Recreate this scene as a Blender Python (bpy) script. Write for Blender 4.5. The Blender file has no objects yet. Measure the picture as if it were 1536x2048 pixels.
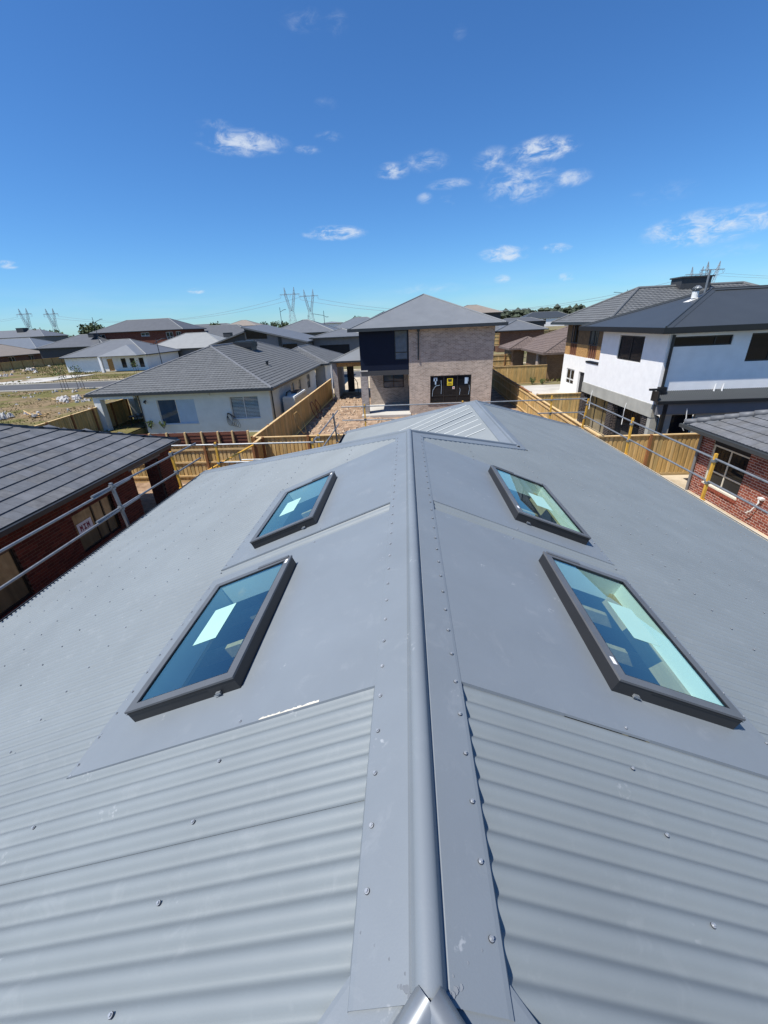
import bpy, math, random
from math import sin, cos, tan, pi, radians, sqrt, floor
from mathutils import Vector, Matrix
random.seed(7)
SC = bpy.context.scene
COL = SC.collection

# ------------------------------------------------------------------ camera
cam_data = bpy.data.cameras.new('camera')
cam = bpy.data.objects.new('camera', cam_data); COL.objects.link(cam)
R_ = Vector((0.99798363, 0.04728776, -0.04233842))
D_ = Vector((-0.01860596, -0.41978716, -0.90743185))
F_ = Vector((-0.06068354, 0.90638988, -0.41806088))
F_.normalize(); R_ = (R_ - F_*R_.dot(F_)).normalized(); U_ = R_.cross(F_)
cam.matrix_world = Matrix(((R_.x, U_.x, -F_.x, 0), (R_.y, U_.y, -F_.y, 0), (R_.z, U_.z, -F_.z, 6.5), (0, 0, 0, 1)))
cam_data.sensor_fit = 'VERTICAL'; cam_data.sensor_height = 36; cam_data.lens = 815.355*36/2048
cam_data.clip_start = 0.02; cam_data.clip_end = 8000
SC.camera = cam

# ------------------------------------------------------------------ light
SUN = Vector((-0.735, -0.401, 1.562)).normalized()
sun_el = math.asin(SUN.z); sun_az = math.atan2(SUN.x, SUN.y)
sl = bpy.data.lights.new('sun', 'SUN'); sl.energy = 5.0; sl.angle = radians(0.53); sl.color = (1, 0.955, 0.89)
so = bpy.data.objects.new('sun', sl); COL.objects.link(so); so.location = (-20, -20, 60)
so.rotation_euler = (-SUN).to_track_quat('-Z', 'Y').to_euler()
SC.view_settings.view_transform = 'Standard'; SC.view_settings.look = 'None'
SC.view_settings.gamma = 1; SC.view_settings.use_curve_mapping = False
SC.view_settings.exposure = 0.3

W = bpy.data.worlds.new('World'); SC.world = W; W.use_nodes = True
wt = W.node_tree; wt.nodes.clear()
def wn(t, **k):
    n = wt.nodes.new(t)
    for a, b in k.items(): setattr(n, a, b)
    return n
def wm(op, a, b=None, clamp=False):
    n = wn('ShaderNodeMath', operation=op, use_clamp=clamp)
    for i, v in enumerate((a, b)):
        if v is None: continue
        if isinstance(v, (int, float)): n.inputs[i].default_value = v
        else: wt.links.new(v, n.inputs[i])
    return n.outputs[0]
sky = wn('ShaderNodeTexSky', sky_type='NISHITA', sun_disc=False)
sky.sun_elevation = sun_el; sky.sun_rotation = sun_az % (2*pi)
sky.altitude = 50; sky.air_density = 1.0; sky.dust_density = 0.1; sky.ozone_density = 3.2
tc = wn('ShaderNodeTexCoord')
nz = wn('ShaderNodeTexNoise'); nz.inputs['Scale'].default_value = 24; nz.inputs['Detail'].default_value = 9; nz.inputs['Roughness'].default_value = 0.66; nz.inputs['Distortion'].default_value = 0.5
mp = wn('ShaderNodeMapping'); mp.inputs['Scale'].default_value = (1, 1, 2.3)
wt.links.new(tc.outputs['Generated'], mp.inputs['Vector']); wt.links.new(mp.outputs[0], nz.inputs['Vector'])
CLOUDS = [(-9.61,25.71,1.55,.55,.3),(-6.33,25.58,.9,.6,.3),(-19.56,18.67,1.42,.32,.4),(-17.07,17.5,3.49,.7,.75),(-10.21,17.07,1.14,.27,.5),(-7.89,18.02,1.13,.3,.4),
 (-7.94,20.42,.99,.35,.2),(-1.11,15.12,1.51,.49,.75),(2.62,15.73,2.0,.64,.5),(5.29,13.64,2.03,.34,.5),(2.51,12.53,.77,.4,.4),(5.16,12.23,.93,.35,.4),(14.84,15.46,2.63,.69,.95),
 (9.78,15.24,1.61,.71,.55),(12.83,13.11,3.24,1.31,.6),(17.87,12.86,1.7,.49,.6),(-8.04,9.84,2.77,.47,1),(11.67,6.77,2.31,.59,.8),(17.17,6.86,1.34,.33,.7),(26.85,10.52,2.45,.6,.22),
 (30.45,7.13,3.65,.99,.85),(33.81,7.37,2.14,.79,.9),(-40.99,6.62,.68,.24,.9),(-24.67,4.36,.75,.2,.8),(28.97,6.49,1.04,.34,.5),(11.58,4.27,.8,.31,.6),(18.84,4.03,.83,.3,.6),
 (3.11,3.68,3.62,.43,.3),(33.28,5.07,2.24,.42,.3),(5.97,24.36,.53,.35,.2),
 (-62,14,5,1,.7),(-75,8,6,1,.8),(55,16,6,1.2,.8),(70,10,5,1,.7),(-50,30,4,.8,.5),(45,28,5,1,.5),(120,14,7,1.3,.8),(-120,18,6,1.2,.7),(165,12,6,1,.7),(-160,25,5,1,.5)]
acc = None
for az, el, a, b, s in CLOUDS:
    A, E_ = radians(az), radians(el)
    c = Vector((sin(A)*cos(E_), cos(A)*cos(E_), sin(E_))); t = Vector((cos(A), -sin(A), 0)); u = c.cross(t)*-1
    if u.z < 0: u = -u
    x = wn('ShaderNodeVectorMath', operation='DOT_PRODUCT'); x.inputs[1].default_value = t/(radians(a)*1.5)
    y = wn('ShaderNodeVectorMath', operation='DOT_PRODUCT'); y.inputs[1].default_value = u/(radians(b)*1.8)
    wt.links.new(tc.outputs['Generated'], x.inputs[0]); wt.links.new(tc.outputs['Generated'], y.inputs[0])
    xx = wm('MULTIPLY', x.outputs['Value'], x.outputs['Value']); yy = wm('MULTIPLY', y.outputs['Value'], y.outputs['Value'])
    r2 = wm('ADD', xx, yy)
    dd = wn('ShaderNodeVectorMath', operation='DOT_PRODUCT'); dd.inputs[1].default_value = c
    wt.links.new(tc.outputs['Generated'], dd.inputs[0])
    m = wm('SUBTRACT', 1.0, r2, clamp=True); m = wm('MULTIPLY', m, wm('GREATER_THAN', dd.outputs['Value'], 0.5))
    m = wm('MULTIPLY', m, s)
    acc = m if acc is None else wm('MAXIMUM', acc, m)
# wisps low over the horizon
sep = wn('ShaderNodeSeparateXYZ'); wt.links.new(tc.outputs['Generated'], sep.inputs[0])
nz2 = wn('ShaderNodeTexNoise'); nz2.inputs['Scale'].default_value = 7; nz2.inputs['Detail'].default_value = 6
mp2 = wn('ShaderNodeMapping'); mp2.inputs['Scale'].default_value = (1, 1, 6); wt.links.new(tc.outputs['Generated'], mp2.inputs['Vector']); wt.links.new(mp2.outputs[0], nz2.inputs['Vector'])
low = wn('ShaderNodeMapRange', interpolation_type='SMOOTHSTEP'); wt.links.new(sep.outputs[2], low.inputs[0])
low.inputs[1].default_value = 0.0; low.inputs[2].default_value = 0.12; low.inputs[3].default_value = 0.5; low.inputs[4].default_value = 0.0
wisp = wm('MULTIPLY', wm('SUBTRACT', nz2.outputs['Fac'], 0.42, clamp=True), low.outputs[0])
dens = wm('MULTIPLY', acc, wm('MULTIPLY', wm('SUBTRACT', nz.outputs['Fac'], 0.39, clamp=True), 6.2))
mr = wn('ShaderNodeMapRange', interpolation_type='SMOOTHSTEP'); wt.links.new(dens, mr.inputs[0])
mr.inputs[1].default_value = 0.0; mr.inputs[2].default_value = 1.25; mr.inputs[3].default_value = 0; mr.inputs[4].default_value = 0.76
fac = wm('ADD', mr.outputs[0], wisp, clamp=True)
hs = wn('ShaderNodeHueSaturation'); hs.inputs['Saturation'].default_value = 1.05; hs.inputs['Value'].default_value = 1.0
wt.links.new(sky.outputs[0], hs.inputs['Color'])
tint = wn('ShaderNodeVectorMath', operation='MULTIPLY'); tint.inputs[1].default_value = (.58, .985, 1.40); wt.links.new(hs.outputs[0], tint.inputs[0])
mix = wn('ShaderNodeMixRGB'); mix.inputs[2].default_value = (7.6, 8.3, 9.2, 1)
wt.links.new(fac, mix.inputs[0]); wt.links.new(tint.outputs[0], mix.inputs[1])
bg = wn('ShaderNodeBackground'); bg.inputs['Strength'].default_value = 0.082
wt.links.new(mix.outputs[0], bg.inputs['Color'])
wo = wn('ShaderNodeOutputWorld'); wt.links.new(bg.outputs[0], wo.inputs['Surface'])

# ------------------------------------------------------------------ materials
def mat(name, col, rough=.6, spec=.35, metal=0., var=.12, scale=4., bump=0., bscale=60., col2=None, c2scale=None, c2lo=.45, c2hi=.6, stretch=None, coat=0.):
    m = bpy.data.materials.new(name); m.use_nodes = True; t = m.node_tree; p = t.nodes['Principled BSDF']
    p.inputs['Roughness'].default_value = rough; p.inputs['Specular IOR Level'].default_value = spec; p.inputs['Metallic'].default_value = metal
    if coat: p.inputs['Coat Weight'].default_value = coat; p.inputs['Coat Roughness'].default_value = .25
    tcn = t.nodes.new('ShaderNodeNewGeometry'); vec = tcn.outputs['Position']
    if stretch:
        mpn = t.nodes.new('ShaderNodeMapping'); mpn.inputs['Scale'].default_value = stretch; t.links.new(vec, mpn.inputs['Vector']); vec = mpn.outputs[0]
    n = t.nodes.new('ShaderNodeTexNoise'); n.inputs['Scale'].default_value = scale; n.inputs['Detail'].default_value = 6; n.inputs['Roughness'].default_value = .6
    t.links.new(vec, n.inputs['Vector'])
    mr_ = t.nodes.new('ShaderNodeMapRange'); mr_.inputs[1].default_value = .3; mr_.inputs[2].default_value = .7; mr_.inputs[3].default_value = 1-var; mr_.inputs[4].default_value = 1+var
    t.links.new(n.outputs['Fac'], mr_.inputs[0])
    base = t.nodes.new('ShaderNodeMixRGB'); base.inputs[1].default_value = (*col, 1); base.inputs[2].default_value = (*(col2 or col), 1); base.inputs[0].default_value = 0
    if col2:
        n2 = t.nodes.new('ShaderNodeTexNoise'); n2.inputs['Scale'].default_value = c2scale or scale*.5; n2.inputs['Detail'].default_value = 8; n2.inputs['Roughness'].default_value = .65
        t.links.new(vec, n2.inputs['Vector'])
        m2 = t.nodes.new('ShaderNodeMapRange'); m2.inputs[1].default_value = c2lo; m2.inputs[2].default_value = c2hi; t.links.new(n2.outputs['Fac'], m2.inputs[0])
        t.links.new(m2.outputs[0], base.inputs[0])
    mul = t.nodes.new('ShaderNodeVectorMath'); mul.operation = 'SCALE'; t.links.new(base.outputs[0], mul.inputs[0]); t.links.new(mr_.outputs[0], mul.inputs['Scale'])
    t.links.new(mul.outputs[0], p.inputs['Base Color'])
    if bump:
        b = t.nodes.new('ShaderNodeBump'); b.inputs['Strength'].default_value = bump; b.inputs['Distance'].default_value = .01
        nb = t.nodes.new('ShaderNodeTexNoise'); nb.inputs['Scale'].default_value = bscale; nb.inputs['Detail'].default_value = 5
        t.links.new(vec, nb.inputs['Vector']); t.links.new(nb.outputs['Fac'], b.inputs['Height']); t.links.new(b.outputs[0], p.inputs['Normal'])
    return m
def brickmat(name, c1, c2, cm, bump=.6, dirt=.12):
    m = bpy.data.materials.new(name); m.use_nodes = True; t = m.node_tree; p = t.nodes['Principled BSDF']; p.inputs['Roughness'].default_value = .85; p.inputs['Specular IOR Level'].default_value = .2
    g = t.nodes.new('ShaderNodeNewGeometry'); s = t.nodes.new('ShaderNodeSeparateXYZ'); t.links.new(g.outputs['Position'], s.inputs[0])
    a = t.nodes.new('ShaderNodeMath'); a.operation = 'ADD'; t.links.new(s.outputs[0], a.inputs[0]); t.links.new(s.outputs[1], a.inputs[1])
    cmb = t.nodes.new('ShaderNodeCombineXYZ'); t.links.new(a.outputs[0], cmb.inputs[0]); t.links.new(s.outputs[2], cmb.inputs[1])
    b = t.nodes.new('ShaderNodeTexBrick'); t.links.new(cmb.outputs[0], b.inputs['Vector'])
    b.inputs['Scale'].default_value = 1; b.inputs['Brick Width'].default_value = .24; b.inputs['Row Height'].default_value = .086; b.inputs['Mortar Size'].default_value = .006; b.inputs['Mortar Smooth'].default_value = .1
    b.inputs['Color1'].default_value = (*c1, 1); b.inputs['Color2'].default_value = (*c2, 1); b.inputs['Mortar'].default_value = (*cm, 1)
    n = t.nodes.new('ShaderNodeTexNoise'); n.inputs['Scale'].default_value = .9; n.inputs['Detail'].default_value = 7; t.links.new(g.outputs['Position'], n.inputs['Vector'])
    r = t.nodes.new('ShaderNodeMapRange'); r.inputs[1].default_value = .3; r.inputs[2].default_value = .7; r.inputs[3].default_value = 1-dirt; r.inputs[4].default_value = 1+dirt; t.links.new(n.outputs['Fac'], r.inputs[0])
    mu = t.nodes.new('ShaderNodeVectorMath'); mu.operation = 'SCALE'; t.links.new(b.outputs['Color'], mu.inputs[0]); t.links.new(r.outputs[0], mu.inputs['Scale']); t.links.new(mu.outputs[0], p.inputs['Base Color'])
    bu = t.nodes.new('ShaderNodeBump'); bu.inputs['Strength'].default_value = bump; bu.inputs['Distance'].default_value = .008; bu.invert = True
    t.links.new(b.outputs['Fac'], bu.inputs['Height']); t.links.new(bu.outputs[0], p.inputs['Normal'])
    return m
def glassmat(name, tint, refl=.2, rough=0.0, gcol=(1, 1, 1)):
    m = bpy.data.materials.new(name); m.use_nodes = True; t = m.node_tree; t.nodes.clear()
    o = t.nodes.new('ShaderNodeOutputMaterial'); mx = t.nodes.new('ShaderNodeMixShader'); tr = t.nodes.new('ShaderNodeBsdfTransparent'); gl = t.nodes.new('ShaderNodeBsdfGlossy')
    tr.inputs[0].default_value = (*tint, 1); gl.inputs['Roughness'].default_value = rough; gl.inputs[0].default_value = (*gcol, 1)
    fr = t.nodes.new('ShaderNodeFresnel'); fr.inputs[0].default_value = 1.5
    ma = t.nodes.new('ShaderNodeMath'); ma.operation = 'ADD'; ma.inputs[1].default_value = refl; ma.use_clamp = True
    ge = t.nodes.new('ShaderNodeNewGeometry'); inv = t.nodes.new('ShaderNodeMath'); inv.operation = 'SUBTRACT'; inv.inputs[0].default_value = 1.0; t.links.new(ge.outputs['Backfacing'], inv.inputs[1])
    mu = t.nodes.new('ShaderNodeMath'); mu.operation = 'MULTIPLY'
    t.links.new(fr.outputs[0], ma.inputs[0]); t.links.new(ma.outputs[0], mu.inputs[0]); t.links.new(inv.outputs[0], mu.inputs[1]); t.links.new(mu.outputs[0], mx.inputs[0]); t.links.new(tr.outputs[0], mx.inputs[1]); t.links.new(gl.outputs[0], mx.inputs[2]); t.links.new(mx.outputs[0], o.inputs[0])
    return m

# painted corrugated steel of the roof in front: scuffs, dust and faint streaks down the slope
def steelmat(name, col, rough=.42):
    m = mat(name, col, rough=rough, spec=.42, var=.07, scale=1.3, bump=.04, bscale=180)
    t = m.node_tree; p = t.nodes['Principled BSDF']; g = [n for n in t.nodes if n.type == 'NEW_GEOMETRY'][0]
    src = p.inputs['Base Color'].links[0].from_socket
    n1 = t.nodes.new('ShaderNodeTexNoise'); n1.inputs['Scale'].default_value = 5.5; n1.inputs['Detail'].default_value = 10; n1.inputs['Roughness'].default_value = .72; n1.inputs['Distortion'].default_value = .6
    t.links.new(g.outputs['Position'], n1.inputs['Vector'])
    r1 = t.nodes.new('ShaderNodeMapRange'); r1.inputs[1].default_value = .56; r1.inputs[2].default_value = .80; r1.inputs[4].default_value = .34; t.links.new(n1.outputs['Fac'], r1.inputs[0])
    # scattered short white scuffs
    v = t.nodes.new('ShaderNodeTexVoronoi'); v.inputs['Scale'].default_value = 4.6; v.distance = 'EUCLIDEAN'; t.links.new(g.outputs['Position'], v.inputs['Vector'])
    nn = t.nodes.new('ShaderNodeTexNoise'); nn.inputs['Scale'].default_value = 55; nn.inputs['Detail'].default_value = 4; t.links.new(g.outputs['Position'], nn.inputs['Vector'])
    a = t.nodes.new('ShaderNodeMapRange'); a.inputs[1].default_value = .16; a.inputs[2].default_value = .02; t.links.new(v.outputs['Distance'], a.inputs[0])
    b = t.nodes.new('ShaderNodeMapRange'); b.inputs[1].default_value = .55; b.inputs[2].default_value = .64; t.links.new(nn.outputs['Fac'], b.inputs[0])
    ab = t.nodes.new('ShaderNodeMath'); ab.operation = 'MULTIPLY'; t.links.new(a.outputs[0], ab.inputs[0]); t.links.new(b.outputs[0], ab.inputs[1])
    # one fixing in three smudged with chalky hand marks
    su = t.nodes.new('ShaderNodeMath'); su.operation = 'MAXIMUM'; t.links.new(r1.outputs[0], su.inputs[0]); t.links.new(ab.outputs[0], su.inputs[1])
    k = t.nodes.new('ShaderNodeMath'); k.operation = 'MULTIPLY'; k.inputs[1].default_value = .55; t.links.new(su.outputs[0], k.inputs[0])
    mx = t.nodes.new('ShaderNodeMixRGB'); mx.inputs[2].default_value = (.42, .44, .45, 1); t.links.new(k.outputs[0], mx.inputs[0]); t.links.new(src, mx.inputs[1]); t.links.new(mx.outputs[0], p.inputs['Base Color'])
    rr = t.nodes.new('ShaderNodeMapRange'); rr.inputs[3].default_value = rough-.06; rr.inputs[4].default_value = rough+.14; t.links.new(n1.outputs['Fac'], rr.inputs[0]); t.links.new(rr.outputs[0], p.inputs['Roughness'])
    return m
M = {}
M['steel'] = steelmat('grey_painted_steel', (.192, .218, .228), rough=.52)
M['flash'] = steelmat('grey_flat_flashing', (.180, .205, .226), rough=.47)
M['screw'] = mat('screw_head', (.34, .36, .38), rough=.35, metal=.3, spec=.6)
M['washer'] = mat('rubber_washer', (.03, .03, .035), rough=.6)
M['solder'] = mat('bright_zinc', (.22, .24, .255), rough=.36, metal=.35, var=.15, scale=12)
M['frame'] = mat('charcoal_anodised', (.018, .019, .021), rough=.45, spec=.5)
M['frametop'] = mat('grey_powdercoat_trim', (.105, .108, .112), rough=.35, spec=.5)
M['skyglass'] = glassmat('skylight_glass', (.86, .97, .95), refl=.12, gcol=(.75, .92, 1.0))
M['sticker'] = mat('pale_aqua_sticker', (.34, .56, .50), rough=.5, var=.03)
M['pine'] = mat('pine_timber', (.40, .29, .16), rough=.7, var=.2, scale=3, bump=.2, stretch=(6, 1, 6))
M['whitewood'] = mat('white_painted_lining', (.72, .74, .70), rough=.5, var=.03)
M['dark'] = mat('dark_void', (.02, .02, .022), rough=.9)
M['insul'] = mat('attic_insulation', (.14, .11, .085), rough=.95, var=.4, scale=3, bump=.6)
M['galv'] = mat('galvanised_tube', (.24, .255, .265), rough=.5, metal=.45, var=.2, scale=9)
M['yellow'] = mat('yellow_painted_post', (.68, .37, .05), rough=.5, var=.15, scale=8)
M['gutter_cream'] = mat('cream_gutter', (.62, .58, .48), rough=.4, var=.08)
M['gutter_dark'] = mat('dark_gutter', (.028, .033, .038), rough=.4, spec=.5)
M['paling'] = mat('treated_pine_paling', (.52, .345, .135), rough=.8, spec=.2, var=.28, scale=2.2, bump=.3, bscale=30, stretch=(5, 5, .6))
M['paling2'] = mat('treated_pine_paling_pale', (.60, .42, .19), rough=.8, spec=.2, var=.25, scale=2.2, bump=.3, bscale=30, stretch=(5, 5, .6))
M['paling3'] = mat('treated_pine_paling_greenish', (.43, .31, .135), rough=.8, spec=.2, var=.3, scale=2.2, bump=.3, bscale=30, stretch=(5, 5, .6))
M['post'] = mat('red_brown_fence_post', (.26, .115, .045), rough=.8, var=.2, scale=5)
M['rail'] = mat('pale_pine_rail', (.60, .42, .20), rough=.75, var=.18, scale=3, stretch=(1, 1, 6))
M['render_white'] = mat('white_render', (.85, .845, .82), rough=.85, spec=.2, var=.05, scale=2.5, bump=.35, bscale=120)
M['render_blue'] = mat('pale_grey_render', (.70, .725, .70), rough=.85, spec=.2, var=.05, scale=2, bump=.35, bscale=120)
M['concrete_band'] = mat('raw_cement_render', (.40, .39, .34), rough=.9, spec=.15, var=.13, scale=1.6, bump=.4, bscale=60)
M['render_grey'] = mat('grey_render', (.17, .172, .178), rough=.85, spec=.2, var=.08, scale=2)
M['navy'] = mat('navy_cladding', (.005, .010, .026), rough=.6, spec=.2, var=.1, scale=1)
M['charcoal'] = mat('charcoal_cladding', (.05, .052, .055), rough=.6, var=.1)
M['tile_grey'] = mat('dark_grey_roof_tile', (.125, .132, .14), rough=.58, spec=.35, var=.2, scale=3, bump=.25, bscale=90)
M['tile_grey2'] = mat('dark_grey_roof_tile_lighter', (.145, .15, .157), rough=.56, spec=.35, var=.2, scale=3, bump=.25, bscale=90)
M['tile_grey3'] = mat('dark_grey_roof_tile_dusty', (.135, .138, .14), rough=.62, spec=.3, var=.25, scale=5, bump=.25, bscale=90)
M['tile_mid'] = mat('mid_grey_roof_tile', (.125, .13, .13), rough=.62, spec=.35, var=.15, scale=2, bump=.2)
M['tile_brown'] = mat('brown_roof_tile', (.155, .118, .10), rough=.7, spec=.3, var=.18, scale=2)
M['metal_dark'] = mat('dark_metal_roof', (.045, .051, .054), rough=.45, spec=.45, var=.07, scale=1)
M['metal_mid'] = mat('mid_grey_metal_roof', (.19, .20, .205), rough=.42, spec=.45, var=.07, scale=1)
M['metal_slate'] = mat('slate_grey_roof', (.095, .10, .106), rough=.55, spec=.35, var=.1, scale=1)
M['metal_storm'] = mat('storm_grey_roof', (.13, .138, .146), rough=.5, spec=.4, var=.08, scale=1)
M['metal_light'] = mat('light_grey_roof', (.27, .275, .262), rough=.5, spec=.4, var=.07, scale=1)
M['metal_tan'] = mat('tan_roof', (.25, .215, .175), rough=.55, spec=.3, var=.08, scale=1)
M['metal_blue'] = mat('blue_grey_roof', (.135, .15, .165), rough=.45, spec=.4, var=.08, scale=1)
M['mortar_red'] = mat('pale_mortar', (.68, .60, .52), rough=.9, var=.12, scale=12, bump=.4, bscale=90)
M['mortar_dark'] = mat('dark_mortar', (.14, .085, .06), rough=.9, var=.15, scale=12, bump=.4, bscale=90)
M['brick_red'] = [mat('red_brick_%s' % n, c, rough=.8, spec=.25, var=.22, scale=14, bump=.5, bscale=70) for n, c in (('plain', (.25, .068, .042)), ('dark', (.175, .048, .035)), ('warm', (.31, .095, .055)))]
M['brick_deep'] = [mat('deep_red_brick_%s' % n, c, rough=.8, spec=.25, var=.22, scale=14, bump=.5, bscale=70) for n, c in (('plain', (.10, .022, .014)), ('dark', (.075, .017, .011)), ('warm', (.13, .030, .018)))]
M['brickwall_tan'] = brickmat('cream_brown_brick', (.47, .385, .315), (.30, .24, .195), (.66, .60, .52))
M['brickwall_grey'] = brickmat('grey_white_brick', (.36, .33, .30), (.24, .21, .20), (.5, .47, .43))
M['brickwall_brown'] = brickmat('brown_brick', (.17, .085, .055), (.125, .06, .042), (.24, .17, .13))
M['brickwall_red'] = brickmat('dark_red_brick', (.15, .045, .03), (.10, .03, .022), (.19, .12, .09))
M['brickwall_sand'] = brickmat('sandy_brown_brick', (.26, .165, .095), (.20, .12, .07), (.33, .25, .17))
M['brickwall_black'] = brickmat('black_brick', (.02, .02, .022), (.03, .028, .03), (.30, .24, .20))
M['glass_dark'] = mat('dark_window_glass', (.012, .014, .017), rough=.03, spec=.25, var=.3, scale=1.5)
M['glass_fence_painted'] = mat('glass_painted_fence_reflection', (.16, .125, .065), rough=.08, spec=.7, var=.35, scale=1.2, stretch=(1, 3, .3))  # reflected palings are painted into the glass as a tan streaky colour
M['glass_blue'] = mat('blue_window_glass', (.05, .085, .13), rough=.04, spec=.8, var=.25, scale=1.5)
M['glass_clear'] = glassmat('clear_window_glass', (.93, .96, .96), refl=.02)
M['glass_frost'] = mat('frosted_white_glass', (.40, .53, .66), rough=.25, spec=.5, var=.08, scale=2)
M['black_frame'] = mat('black_window_frame', (.012, .013, .014), rough=.4, spec=.5)
M['white_frame'] = mat('white_window_frame', (.66, .67, .66), rough=.4, var=.04)
M['grey_frame'] = mat('light_grey_window_frame', (.42, .43, .42), rough=.4, var=.04)
M['pvc'] = mat('white_plastic', (.75, .75, .72), rough=.4, var=.04)
M['osb'] = mat('oriented_strand_board', (.50, .29, .11), rough=.8, var=.35, scale=7, bump=.3, col2=(.36, .19, .065), c2scale=9)
M['osb_shade'] = mat('weathered_shaded_strand_board', (.16, .10, .05), rough=.85, var=.3, scale=5)  # darker copy of the strand board, shade painted into the colour
M['stud'] = mat('dark_red_timber_stud', (.20, .085, .045), rough=.8, var=.2)
M['wrap'] = mat('silver_building_wrap', (.45, .48, .52), rough=.35, metal=.3, var=.2, scale=3)
M['slab'] = mat('concrete_slab', (.52, .50, .45), rough=.85, var=.1, scale=1.2, bump=.3, col2=(.42, .40, .36))
M['brown_sheet'] = mat('brown_ribbed_panel', (.155, .060, .038), rough=.6, var=.12, scale=2, stretch=(1, 1, 8))
M['asphalt'] = mat('asphalt', (.085, .087, .09), rough=.9, var=.12, scale=.5, bump=.3, bscale=60)
M['kerb'] = mat('concrete_kerb', (.50, .46, .38), rough=.9, var=.1)
M['path'] = mat('pale_gravel_path', (.52, .44, .32), rough=.95, var=.15, scale=.7, bump=.4, col2=(.40, .33, .23), c2scale=.6)
M['soil'] = mat('excavated_soil', (.38, .27, .18), rough=.97, spec=.1, var=.3, scale=2.2, bump=1.0, bscale=9, col2=(.22, .145, .095), c2scale=1.3, c2lo=.42, c2hi=.62)
M['clod'] = mat('pale_clay_clod', (.50, .39, .28), rough=.97, spec=.1, var=.25, scale=5, bump=.8, bscale=20)
M['field'] = mat('weedy_field', (.135, .125, .045), rough=.97, spec=.1, var=.3, scale=1.2, bump=.8, bscale=6, col2=(.21, .155, .09), c2scale=.16, c2lo=.45, c2hi=.56)
M['farland'] = mat('dry_far_land', (.16, .145, .07), rough=.97, spec=.1, var=.3, scale=.03, col2=(.24, .20, .12), c2scale=.012)
M['grass'] = mat('grass_blades', (.10, .13, .03), rough=.9, spec=.2, var=.4, scale=1.5, col2=(.24, .20, .085), c2scale=.25, c2lo=.42, c2hi=.55)
M['leaf'] = mat('gum_leaves', (.055, .075, .03), rough=.7, spec=.25, var=.4, scale=1.5)
M['leaf2'] = mat('shrub_leaves', (.08, .12, .035), rough=.7, spec=.25, var=.4, scale=5)
M['leaf_far'] = mat('far_tree_leaves', (.055, .068, .045), rough=.8, spec=.15, var=.5, scale=.08)
M['bark'] = mat('bark', (.13, .095, .07), rough=.9, var=.25, scale=10)
M['pylon'] = mat('weathered_lattice_steel', (.32, .35, .38), rough=.6, metal=.2, spec=.3)
M['lamp'] = mat('dark_lamp_post', (.035, .045, .065), rough=.5)
M['rubbish'] = mat('white_plastic_rubbish', (.47, .45, .42), rough=.6, var=.15, scale=6, bump=.5, bscale=9)
M['blue_tarp'] = mat('blue_plastic', (.02, .06, .35), rough=.4)
M['red_plastic'] = mat('red_plastic', (.5, .05, .03), rough=.4)
M['solar'] = mat('solar_panel', (.01, .014, .03), rough=.1, spec=.7)
M['poster_yellow'] = mat('yellow_sign', (.75, .58, .03), rough=.5, var=.03)
M['ink'] = mat('black_ink', (.02, .02, .02), rough=.6)
M['paper'] = mat('white_paper', (.78, .78, .76), rough=.7, var=.03)
M['ink_red'] = mat('maroon_ink', (.20, .03, .05), rough=.6)

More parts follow.
